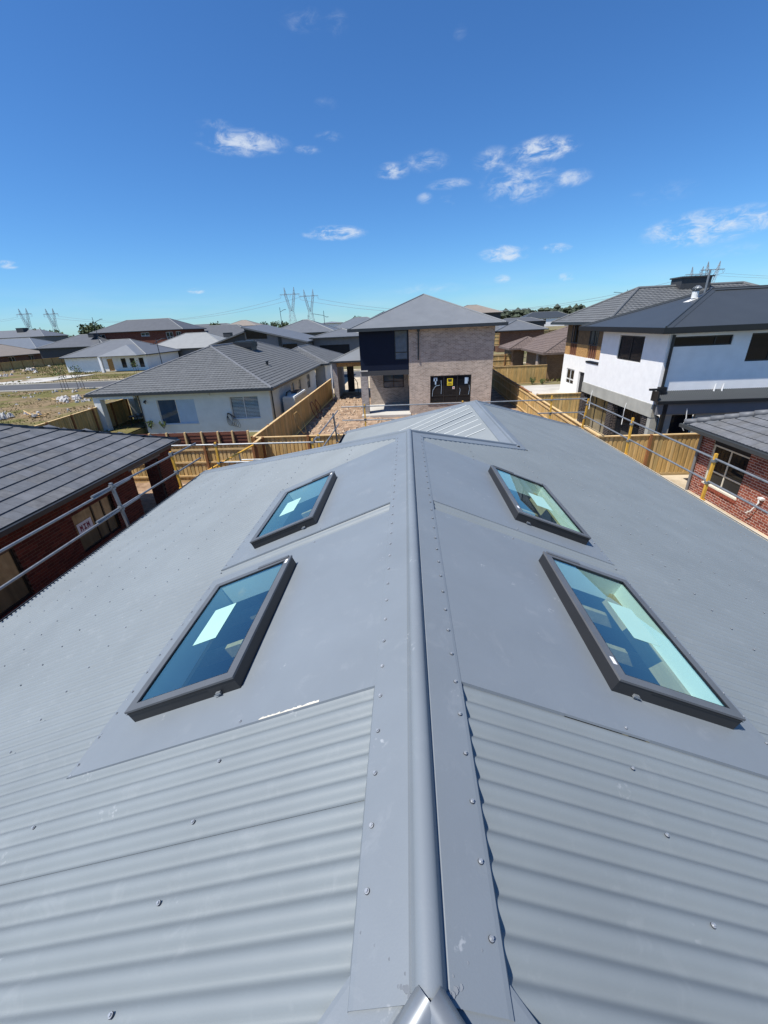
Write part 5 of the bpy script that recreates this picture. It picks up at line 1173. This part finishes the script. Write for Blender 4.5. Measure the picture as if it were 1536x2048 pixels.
# poles leaning in the side yard, frames against the fence
for i, (a, b, lb_) in enumerate((((-3.2, 20.6, .1), (-2.9, 16.9, 2.4), 'loose grey scaffold tube leaning at the yard edge'), ((-6.9, 25.0, .08), (-3.0, 24.4, .10), 'grey tube lying on the soil before the brick pillar'))):
    q = MB(); q.tube(a, b, .03, 8); tag(q.build('scaffold_tube', M['galv'], None), lb_, 'pole')
def ring(label, c, r, n, m, tilt):
    q = MB(); c = Vector(c); pts = []
    for k in range(n+1):
        a = 2*pi*k/n; pts.append(c+Vector((-r*.35*sin(a)*tilt, r*cos(a), r*sin(a)*.94)))
    q.path(pts, .035, 5); tag(q.build('timber_hoop', M[m], None), label, 'timber hoop')
ring('hexagonal timber frame propped against the long paling fence', (-7.02, 26.5, .85), .80, 6, 'paling', 1)
ring('smaller timber frame farther along the long paling fence', (-7.1, 31.5, .75), .68, 6, 'stud', 1)
ring('third timber frame at the far end of the long paling fence', (-7.1, 33.0, .70), .62, 5, 'stud', 1)

# ================================================================== FAR HOUSES
def far_house(label, name, x0, x1, y, D, ze, slope, rm, wm_, wins=(), gm=None, ov=.5, fm=None):
    t = thing(name, label, 'house', ((x0+x1)/2, y+D/2, 0))
    mb = MB(); wall(mb, (x0+ov, y+ov, 0), X_, x1-x0-2*ov, ze-.05, .2, Y_, [(a, b, c_, d) for a, b, c_, d, *_ in wins]); mb.box(x0+ov, x1-ov, y+D-ov-.2, y+D-ov, 0, ze-.05); mb.box(x0+ov, x0+ov+.2, y+ov+.205, y+D-ov-.21, 0, ze-.05); mb.box(x1-ov-.2, x1-ov, y+ov+.205, y+D-ov-.21, 0, ze-.05)
    mb.build('wall', wm_, t)
    for a, b, c_, d, *k in wins:
        kind = k[0] if k else 'w'
        if kind == 'w': window(t, (x0+ov+a, y+ov, c_), X_, Y_, b-a, d-c_, fm or M['black_frame'], M['glass_dark'], vs=(.5,) if b-a > 1.3 else (), hs=(.3,), fw=.08, rec=.04)
        else:
            q = MB(); q.box(x0+ov+a, x0+ov+b, y+ov+.1, y+ov+.16, c_, d); q.build('garage_door' if kind == 'g' else 'door', k[1], t)
    hip_roof(t, x0, x1, y, y+D, ze, slope, rm, gm=gm or M['gutter_dark'], capr=.10, capm=M['metal_light'] if rm is not M['metal_light'] else rm)
    return t
far_house('pale grey hip roofed house at the far left edge of the skyline', 'distant_house', -262, -194, 230, 18, 8.4, .40, M['metal_storm'], M['render_grey'])
far_house('blue grey roofed house, second back from the left field fence', 'distant_house', -190, -131, 150, 20, 3.85, .36, M['metal_blue'], M['charcoal'])
far_house('dark hip roofed house left of the two storey dark brick one', 'distant_house', -103.5, -83, 118, 16, 4.4, .38, M['metal_slate'], M['charcoal'], wins=((12, 13.5, 1.6, 3.4),))
far_house('two storey dark brick house with long grey hip roof above the street', 'distant_house', -91.6, -63.5, 125, 15, 7.7, .42, M['metal_slate'], M['brickwall_red'], wins=((1.2, 3.6, 4.2, 7.2), (14.5, 17, 6.2, 7.2), (22, 24, 5.2, 7.1), (25, 26.4, 5.4, 7.1)), fm=M['white_frame'])
w1h = far_house('white bungalow with three tall narrow windows across the street', 'street_house', -71, -52.5, 86, 14, 3.0, .41, M['metal_storm'], M['render_white'], wins=((1.5, 7.5, 0.05, 2.5, 'g', M['render_white']), (9.0, 10.2, .05, 2.4, 'd', M['osb']), (12.0, 13.0, .6, 2.4), (13.9, 14.9, .6, 2.4), (15.8, 16.8, .6, 2.4)))
mb = MB(); mb.slab([(-61.5, 84, 3.0), (-53.2, 84, 3.0), (-57.35, 87.9, 4.9)], .02); mb.slab([(-61.5, 84, 3.0), (-57.35, 87.9, 4.9), (-57.35, 92, 4.9), (-61.5, 92, 3.0)], .02); mb.slab([(-53.2, 84, 3.0), (-53.2, 92, 3.0), (-57.35, 92, 4.9), (-57.35, 87.9, 4.9)], .02); mb.build('porch_roof', M['metal_mid'], w1h)
mb = MB(); mb.box(-61.6, -61.1, 84.2, 84.7, 0, 2.98); mb.build('porch_pillar', M['render_white'], w1h)
far_house('light grey roofed house right of the white bungalow across the street', 'street_house', -61.8, -41.5, 100, 15, 3.35, .42, M['metal_light'], M['render_grey'], wins=((1, 6, .1, 2.7, 'g', M['render_white']), (7, 8, 0.1, 2.6, 'd', M['black_frame'])))
far_house('grey hip roofed house rising behind the light grey roof', 'distant_house', -77, -46, 135, 17, 4.6, .45, M['metal_slate'], M['brickwall_brown'])
far_house('small two storey house with brown grey roof on the skyline', 'distant_house', -79, -64, 190, 13, 8.4, .36, M['metal_tan'], M['charcoal'], wins=((2, 4, 5, 7.5), (8, 10, 5, 7.5)))
far_house('low dark roof on the skyline left of centre', 'distant_house', -124, -89, 232, 16, 8.2, .3, M['metal_slate'], M['charcoal'])
far_house('grey house with big dark garage door behind the carport', 'garage_house', -16.6, -6.5, 76, 12, 4.85, .25, M['metal_storm'], M['render_grey'], wins=((1.0, 6.3, 0, 3.6, 'g', M['dark']),))
far_house('grey hip roofed house behind the skillion roof', 'distant_house', -30.6, -15.0, 95, 14.5, 5.55, .36, M['metal_storm'], M['render_grey'])
far_house('white walled house far off between the pylons and the brick house', 'distant_house', -46.5, -34.0, 240, 14, 8.2, .12, M['metal_mid'], M['render_white'])
far_house('dark roof just left of the centre brick house roof', 'distant_house', -29, -6, 170, 18, 5.6, .42, M['metal_blue'], M['charcoal'])
far_house('pale roofed house peeping above the centre house on its right', 'distant_house', 11, 25.6, 120, 12, 8.1, .35, M['metal_tan'], M['charcoal'])
far_house('black roofed white house far away on the grassy rise', 'distant_house', 84, 122, 330, 20, 5.6, .42, M['metal_dark'], M['render_white'], wins=((7, 9, 1.5, 5), (11, 13, 1.5, 5), (15, 17, 1.5, 5)))
far_house('long grey roof behind the black roofed house on the rise', 'distant_house', 60, 92, 300, 16, 4.2, .3, M['metal_slate'], M['charcoal'])
# tan roofed brick bungalow facing the field
tbh = thing('field_house', 'tan roofed brown brick bungalow behind the long fence at the far left', 'house', (-130, 130, 0))
mb = MB(); wall(mb, (-119, 108, 0), Y_, 31, 2.65, .2, NX, [(4, 6, .8, 2.3), (10, 12, .8, 2.3), (17, 19, .8, 2.3), (24, 26, .8, 2.3)]); wall(mb, (-119.2, 108, 0), NX, 14, 2.65, .2, Y_); wall(mb, (-119.2, 139, 0), NX, 14, 2.65, .2, NY); mb.build('wall', M['brickwall_brown'], tbh)
for a in (4, 10, 17, 24): window(tbh, (-119, 108+a, .8), Y_, NX, 2, 1.5, M['white_frame'], M['glass_dark'], vs=(.5,), fw=.08)
hip_roof(tbh, -134, -118.3, 107.4, 139.6, 2.7, .40, M['metal_tan'], gm=M['metal_tan'], capr=.1)
# skillion roofed house
sk = thing('skillion_house', 'house with two opposed skillion roofs and a dark clerestory gable behind the bungalow', 'house', (-22, 76, 0))
mb = MB(); a = Vector((-26.6, 71.4, 7.10)); b = Vector((-15.9, 71.4, 4.50)); mb.slab([a, b, b+Vector((0, 13, .15)), a+Vector((0, 13, .3))], .22)
mb.build('roof', M['metal_storm'], sk)
mb = MB(); mb.slab([Vector((-32.6, 71.4, 4.55)), Vector((-26.3, 71.4, 6.45)), Vector((-26.3, 83, 6.6)), Vector((-32.6, 83, 4.7))], .2); mb.build('roof', M['metal_storm'], sk)
mb = MB(); mb.face([(-26.4, 72, 0), (-16.3, 72, 0), (-16.3, 72, 4.38), (-26.4, 72, 6.82)]); mb.box(-26.4, -16.3, 72.2, 82, 0, 4.2); mb.build('wall', M['render_grey'], sk)
mb = MB(); mb.face([(-32.2, 72.02, 0), (-26.45, 72.02, 0), (-26.45, 72.02, 6.2), (-32.2, 72.02, 4.45)]); mb.build('side_wall', M['charcoal'], sk)
mb = MB(); mb.slab([(-26.2, 71.95, 5.25), (-22.75, 71.95, 5.15), (-22.75, 71.95, 5.85), (-26.2, 71.95, 6.6)], .04); mb.build('clerestory_window', M['glass_dark'], sk)
mb = MB(); mb.box(-20.9, -20.45, 71.8, 71.98, 0, 5.4); mb.build('post', M['black_frame'], sk)
mb = MB(); mb.box(-20.3, -17.9, 71.9, 71.98, 2.5, 4.2); mb.build('window', M['glass_dark'], sk)
# coolers and vents on the far roofs
for (x, y, z, w_, lb_) in ((-44.2, 106, 5.2, 1.7, 'dark evaporative cooler on the light grey roof across the street'), (-214, 236, 10.6, 4.0, 'dark cooler unit on the pale far left roof'), (-90, 122, 6.6, 1.6, 'dark cooler on the dark hip roof at left')):
    t = thing('roof_cooler', lb_, 'air cooler', (x, y, z)); q = MB(); q.box(x, x+w_, y, y+w_, z, z+w_*.55); q.build('cabinet', M['charcoal'], t); q = MB(); q.box(x-.05, x+w_+.05, y-.05, y+w_+.05, z+w_*.55+.002, z+w_*.62); q.build('lid', M['gutter_dark'], t)

# ================================================================== TREES
def tree(x, y, h, w, label, seed, n=900, m='leaf', name='tree', z=0):
    h *= .80; w *= .75; rnd = random.Random(seed); t = thing(name, label, 'tree', (x, y, z)); tr = MB(); lf = MB(); base = Vector((x, y, z)); top = base+Vector((0, 0, h*.5))
    tr.tube(base, top, h*.035, 7, r2=h*.02); cl = []
    for k in range(9):
        a = rnd.uniform(0, 6.28); e = base+Vector((cos(a)*w*rnd.uniform(.15, .5), sin(a)*w*rnd.uniform(.15, .5), h*rnd.uniform(.5, .95))); tr.tube(base+Vector((0, 0, h*rnd.uniform(.25, .5))), e, h*.016, 5, r2=h*.005); cl.append((e, w*rnd.uniform(.16, .28)))
    for _ in range(n):
        c, r = rnd.choice(cl); d = Vector((rnd.gauss(0, 1), rnd.gauss(0, 1), rnd.gauss(0, .75))).normalized(); p = c+d*r*rnd.uniform(.4, 1.1); s = w*.045*rnd.uniform(.6, 1.5)
        a1 = Vector((rnd.gauss(0, 1), rnd.gauss(0, 1), rnd.gauss(0, 1))).normalized()*s; b1 = a1.orthogonal().normalized()*s*.7; lf.face([p-a1, p-b1, p+a1, p+b1])
    tr.build('trunk', M['bark'], t); lf.build('crown', M[m], t); return t
tree(-205, 245, 13.5, 19, 'dark spreading gum tree beside the left pair of pylons', 1, z=0)
tree(-191, 262, 15.5, 17, 'round gum tree, left of the pair near the tall street lamp', 2)
tree(-178, 258, 16.0, 16, 'round gum tree touching the two storey brick house roof, right of the pair', 3)
tree(-100, 232, 12.8, 12, 'dark tree crown showing above the roofs left of centre', 4)
tree(-66, 215, 11.5, 9, 'bushy tree behind the small skyline house', 5)
tree(-54.5, 205, 12.0, 10, 'taller tree beside the thin lamp post left of the centre pylons', 6)
tree(-49, 212, 11.6, 8, 'smaller tree right of the thin lamp post', 7)
tree(-30, 260, 12.5, 13, 'wide tree between the centre pylons and brick house', 8)
tree(-20, 255, 11.0, 9, 'low dark tree just left of the brick house roof', 9)
# staked saplings at the roadside
def sapling(x, y, h, label, seed):
    rnd = random.Random(seed); t = thing('sapling', label, 'young tree', (x, y, 0), group='young staked street trees'); s = MB(); s.tube((x, y, 0), (x+.1, y, h), .035, 5, r2=.015)
    for _ in range(8): a = rnd.uniform(0, 6.28); z = rnd.uniform(.5, .9)*h; s.tube((x+.05, y, z), (x+cos(a)*.6, y+sin(a)*.6, z+rnd.uniform(.2, .6)), .015, 4)
    s.build('stem', M['bark'], t); l = MB()
    for _ in range(90):
        a = rnd.uniform(0, 6.28); r = rnd.uniform(.1, .75); c = Vector((x+cos(a)*r, y+sin(a)*r, h*rnd.uniform(.55, 1.15))); d = Vector((rnd.gauss(0, 1), rnd.gauss(0, 1), rnd.gauss(0, 1))).normalized()*.11; e = d.orthogonal().normalized()*.06; l.face([c-d, c-e, c+d, c+e])
    l.build('foliage', M['leaf2'], t)
    for dx in (-.45, .45): q = MB(); q.tube((x+dx, y, 0), (x+dx, y, 1.6), .03, 5); q.build('stake', M['bark'], t)
sapling(-47.6, 56.8, 3.0, 'thin sapling between stakes at the road edge, left one', 1)
sapling(-45.4, 57.0, 2.7, 'leafier sapling between stakes, right one of the roadside pair', 2)
sapling(-51, 79, 2.0, 'small young tree before the three narrow windows', 3)
# woodland on the horizon
rnd = random.Random(77); mb = MB()
for k in range(1500):
    az = radians(rnd.uniform(-62, 62)); dist = rnd.uniform(750, 1150); x, y = sin(az)*dist, cos(az)*dist
    h = rnd.uniform(6, 12)*(1.0+.9*max(0, sin(az*3+.2))*(1 if az > 0 else .35)); w_ = h*rnd.uniform(.6, 1.2)
    for q in range(9):
        c = Vector((x+rnd.gauss(0, w_*.35), y+rnd.gauss(0, w_*.35), h*rnd.uniform(.35, .95))); s = h*rnd.uniform(.16, .34); i = len(mb.v)
        for v_ in ((1, 0, 0), (-1, 0, 0), (0, 1, 0), (0, -1, 0), (0, 0, .8), (0, 0, -.8)): mb.v.append(tuple(c+Vector(v_)*s*rnd.uniform(.7, 1.3)))
        for f in ((0, 2, 4), (2, 1, 4), (1, 3, 4), (3, 0, 4), (2, 0, 5), (1, 2, 5), (3, 1, 5), (0, 3, 5)): mb.f.append(tuple(i+q_ for q_ in f)); mb.m.append(0)
for k in range(60):
    az = radians(-64+k*2.15); az2 = radians(-64+(k+1)*2.15); d = 1160; mb.face([(sin(az)*d, cos(az)*d, -1), (sin(az2)*d, cos(az2)*d, -1), (sin(az2)*d, cos(az2)*d, 9), (sin(az)*d, cos(az)*d, 9)])
mb.build('horizon_woodland', M['leaf_far'], None, kind='stuff')
# low scattered suburb roofs before the woodland, one mass
mb = MB()
for k in range(260):
    az = radians(rnd.uniform(-58, 40)); dist = rnd.uniform(300, 700); x, y = sin(az)*dist, cos(az)*dist; w_, d_ = rnd.uniform(12, 22), rnd.uniform(10, 16); z = rnd.uniform(2.6, 3.4); r_ = rnd.uniform(1.6, 2.4); mi = rnd.choice([0, 0, 1, 2]); 
    mb.box(x-w_/2+.5, x+w_/2-.5, y-d_/2+.5, y+d_/2-.5, 0, z, 3)
    c = [Vector((x-w_/2, y-d_/2, z)), Vector((x+w_/2, y-d_/2, z)), Vector((x+w_/2, y+d_/2, z)), Vector((x-w_/2, y+d_/2, z))]; p, q = Vector((x-w_/2+d_/2, y, z+r_)), Vector((x+w_/2-d_/2, y, z+r_))
    mb.face([c[0], c[1], q, p], mi); mb.face([c[1], c[2], q], mi); mb.face([c[2], c[3], p, q], mi); mb.face([c[3], c[0], p], mi)
mb.build('distant_suburb', [M['metal_slate'], M['metal_dark'], M['metal_tan'], M['render_grey']], None, kind='stuff')

# ================================================================== STREET LAMPS
def lamp(x, y, h, arms, label, z=0, r=.09):
    t = thing('street_lamp', label, 'street lamp', (x, y, z)); q = MB(); q.tube((x, y, z), (x, y, z+h), r, 7, r2=r*.6); q.build('pole', M['lamp'], t)
    for dx, dz, hz_ in arms:
        q = MB(); q.tube((x, y, z+hz_), (x+dx, y, z+hz_+dz), r*.55, 6); ar = q.build('arm', M['lamp'], t); q = MB(); q.obox((x+dx-.05, y-.12, z+hz_+dz-.06), (.55 if dx > 0 else -.55, 0, .03), (0, .24, 0), (0, 0, .10)); q.build('lamp_head', M['lamp'], ar)
lamp(-78.6, 110, 11.2, ((2.0, .75, 9.9), (-.8, -.3, 9.9)), 'dark street lamp left of the two storey dark brick house')
lamp(-40.45, 70, 5.9, ((1.2, .38, 5.55), (-.5, -.35, 5.5)), 'dark street lamp with curved arm before the light grey roof')
lamp(-30.55, 110, 11.3, ((.95, .45, 10.3),), 'thin street lamp left of the centre pylons')
lamp(-19.85, 110, 10.1, ((-2.4, .45, 9.05), (.6, -.3, 9.0)), 'street lamp with long left arm right of the centre pylons')
lamp(51.6, 110, 11.4, ((-2.4, .35, 10.6),), 'street lamp just showing above the unfinished house roof')
lamp(-52, 240, 12.5, ((.5, .1, 12.0),), 'tiny far lamp post on the skyline left of the centre house', r=.12)

# ================================================================== PYLONS
def pylon(x, y, H_, label, rz=0., s=1.):
    """delta lattice tower: four legs to a waist, two fork arms, cross-arm, two peaks"""
    t = thing('pylon', label, 'pylon', (x, y, 0), group=None); Rm = Matrix.Rotation(rz, 3, 'Z')
    def P(a, b, c_): v = Rm @ Vector((a, b, 0)); return Vector((x+v.x, y+v.y, c_))
    th = .105*s; legs = MB(); body = MB(); arm = MB(); peaks = MB()
    zb = H_*.50; za = H_*.84; wb = H_*.11; ww = H_*.045; wa = H_*.14
    def lattice(mb, A, B, n, r=th):
        for k in range(len(A)): mb.tube(A[k], B[k], r*1.3, 4, caps=False)
        for i in range(n):
            f0, f1 = i/n, (i+1)/n
            for k in range(len(A)):
                j = (k+1) % len(A); a0_, a1_ = A[k].lerp(B[k], f0), A[j].lerp(B[j], f0); b0_, b1_ = A[k].lerp(B[k], f1), A[j].lerp(B[j], f1)
                mb.tube(a0_, b1_, r*.7, 3, caps=False); mb.tube(a1_, b0_, r*.7, 3, caps=False); mb.tube(b0_, b1_, r*.6, 3, caps=False)
    sq = lambda w_, d_, z, cx=0: [P(cx-w_, -d_, z), P(cx+w_, -d_, z), P(cx+w_, d_, z), P(cx-w_, d_, z)]
    lattice(legs, sq(wb, wb, 0), sq(ww, ww, zb), 5); legs.build('legs', M['pylon'], t)
    for sx in (-1, 1):
        f = MB(); lattice(f, sq(ww*.5, ww, zb, sx*ww*.5), sq(H_*.022, H_*.022, za, sx*H_*.10), 4); f.build('fork', M['pylon'], t)
    lattice(arm, [P(-H_*.235, -.3, za+H_*.005), P(-H_*.235, .3, za+H_*.005), P(-H_*.235, 0, za+H_*.02)], [P(H_*.235, -.3, za+H_*.005), P(H_*.235, .3, za+H_*.005), P(H_*.235, 0, za+H_*.02)], 9); arm.build('crossarm', M['pylon'], t)
    for sx in (-1, 1):
        f = MB(); lattice(f, sq(H_*.022, H_*.022, za, sx*H_*.10), sq(.1, .1, H_, sx*H_*.115), 3); f.build('peak', M['pylon'], t)
    for xx in (-.225, 0, .225):
        f = MB()
        for dd in (-.025, .025): f.tube(P(H_*(xx+dd), 0, za), P(H_*xx, 0, za-H_*.06), th*.9, 4)
        f.build('insulator', M['pylon'], t)
    return [P(H_*xx, 0, za-H_*.06) for xx in (-.225, 0, .225)]
T1 = pylon(-138.5, 550, 51.5, 'left one of the two tall lattice pylons left of the centre house')
T2 = pylon(-117.5, 560, 49.0, 'right one of the two tall lattice pylons left of the centre house')
T3 = pylon(-524, 600, 47.0, 'leftmost lattice pylon on the skyline', s=1.1)
T4 = pylon(-486, 600, 45.2, 'second pylon from the left on the skyline', s=1.1)
T5 = pylon(301, 500, 46.5, 'pylon behind the cooler of the unfinished house, left of two', s=1.0)
T6 = pylon(316, 500, 50.5, 'pylon just right of the roof cooler at the right', s=1.2)
def line(a, b, sag, label, r=.10, up=''):
    q = MB(); n = 24; pts = []
    for k in range(n+1):
        f = k/n; p = a.lerp(b, f); p.z -= sag*4*f*(1-f); pts.append(p)
    q.path(pts, r, 4); tag(q.build('power_line', M['pylon'], None), up+label, 'power line', 'power lines strung between the pylons')
for i in (0, 2):
    w_ = 'nearer ' if i == 0 else 'farther '
    line(T2[i], T6[i], 24, 'power line sagging behind the centre house between pylons', .20, w_)
    line(T1[i], T4[i], 15, 'power line running left from the centre pylons', .15, w_)
    line(T3[i], T3[i]+Vector((-500, 0, -2)), 12, 'power line running off to the left picture edge', .10, w_)
    line(T6[i], T6[i]+Vector((330, -60, 0)), 12, 'power line running off to the right picture edge', .12, w_)

# ================================================================== RUBBISH ON THE FIELD
def heap(x, y, label, n, seed, mats, s=1.):
    rnd = random.Random(seed); t = thing('rubbish_heap', label, 'rubbish heap', (x, y, 0))
    for k in range(n):
        q = MB(); a = rnd.uniform(0, pi); L_ = rnd.uniform(.25, .95)*s; c = Vector((x+rnd.gauss(0, .6*s), y+rnd.gauss(0, .45*s), .06+rnd.uniform(0, .25)*s)); m_ = mats[k % len(mats)]
        if m_ == 'rail': q.obox(c, Vector((cos(a), sin(a), rnd.uniform(-.15, .25)))*L_*1.6, Vector((-sin(a), cos(a), 0))*.09, (0, 0, .05)); nm = 'plank'
        else:
            i = len(q.v); K = 7
            for j in range(K): q.v.append(tuple(c+Vector((cos(j*2*pi/K)*L_*.4*rnd.uniform(.6, 1.2), sin(j*2*pi/K)*L_*.3*rnd.uniform(.6, 1.2), -.1))))
            for j in range(K): q.v.append(tuple(c+Vector((cos(j*2*pi/K+.3)*L_*.25*rnd.uniform(.5, 1.2), sin(j*2*pi/K)*L_*.2*rnd.uniform(.5, 1.2), L_*.3*rnd.uniform(.5, 1.1)))))
            q.f.append(tuple(range(K, 2*K))); q.m.append(0)
            for j in range(K): q.f.append((j, (j+1) % K, K+(j+1) % K, K+j)); q.m.append(0)
            nm = 'bag'
        q.build(nm, M[m_], t)
heap(-37.3, 36.2, 'big white plastic heap at the left picture edge', 9, 1, ['rubbish'], 1.1)
heap(-36.0, 37.3, 'rubbish heap with a blue bundle', 8, 2, ['blue_tarp', 'rubbish', 'rail'], .6)
heap(-34.3, 36.5, 'scattered planks and bags right of the blue bundle', 22, 3, ['rail', 'rubbish', 'rail'], .9)
heap(-47.6, 50.4, 'small white bag heap in the middle of the field', 6, 4, ['rubbish'], .7)
heap(-47.2, 54.4, 'white bags near the road edge', 5, 5, ['rubbish'], .6)
heap(-44.3, 54.4, 'white sheet heap left of the saplings', 7, 6, ['rubbish', 'rail'], .8)
heap(-39, 46.2, 'broken white rubble spread beyond the patio', 18, 7, ['rubbish', 'rail', 'rubbish'], 1.2)
heap(-36.2, 44.8, 'white rubble next to the patio post', 8, 8, ['rubbish'], .9)
heap(-54.7, 56.0, 'small red and white litter by the kerb', 4, 9, ['red_plastic', 'rubbish'], .6)
heap(-99, 113, 'large pale mound of rubbish near the long fence', 8, 10, ['rubbish'], 3.2)
heap(-87, 95, 'pale rubble mound in front of the long fence', 12, 11, ['rubbish', 'clod'], 2.2)
heap(-82, 84, 'white litter at the left edge by the footpath', 8, 12, ['rubbish'], 1.4)
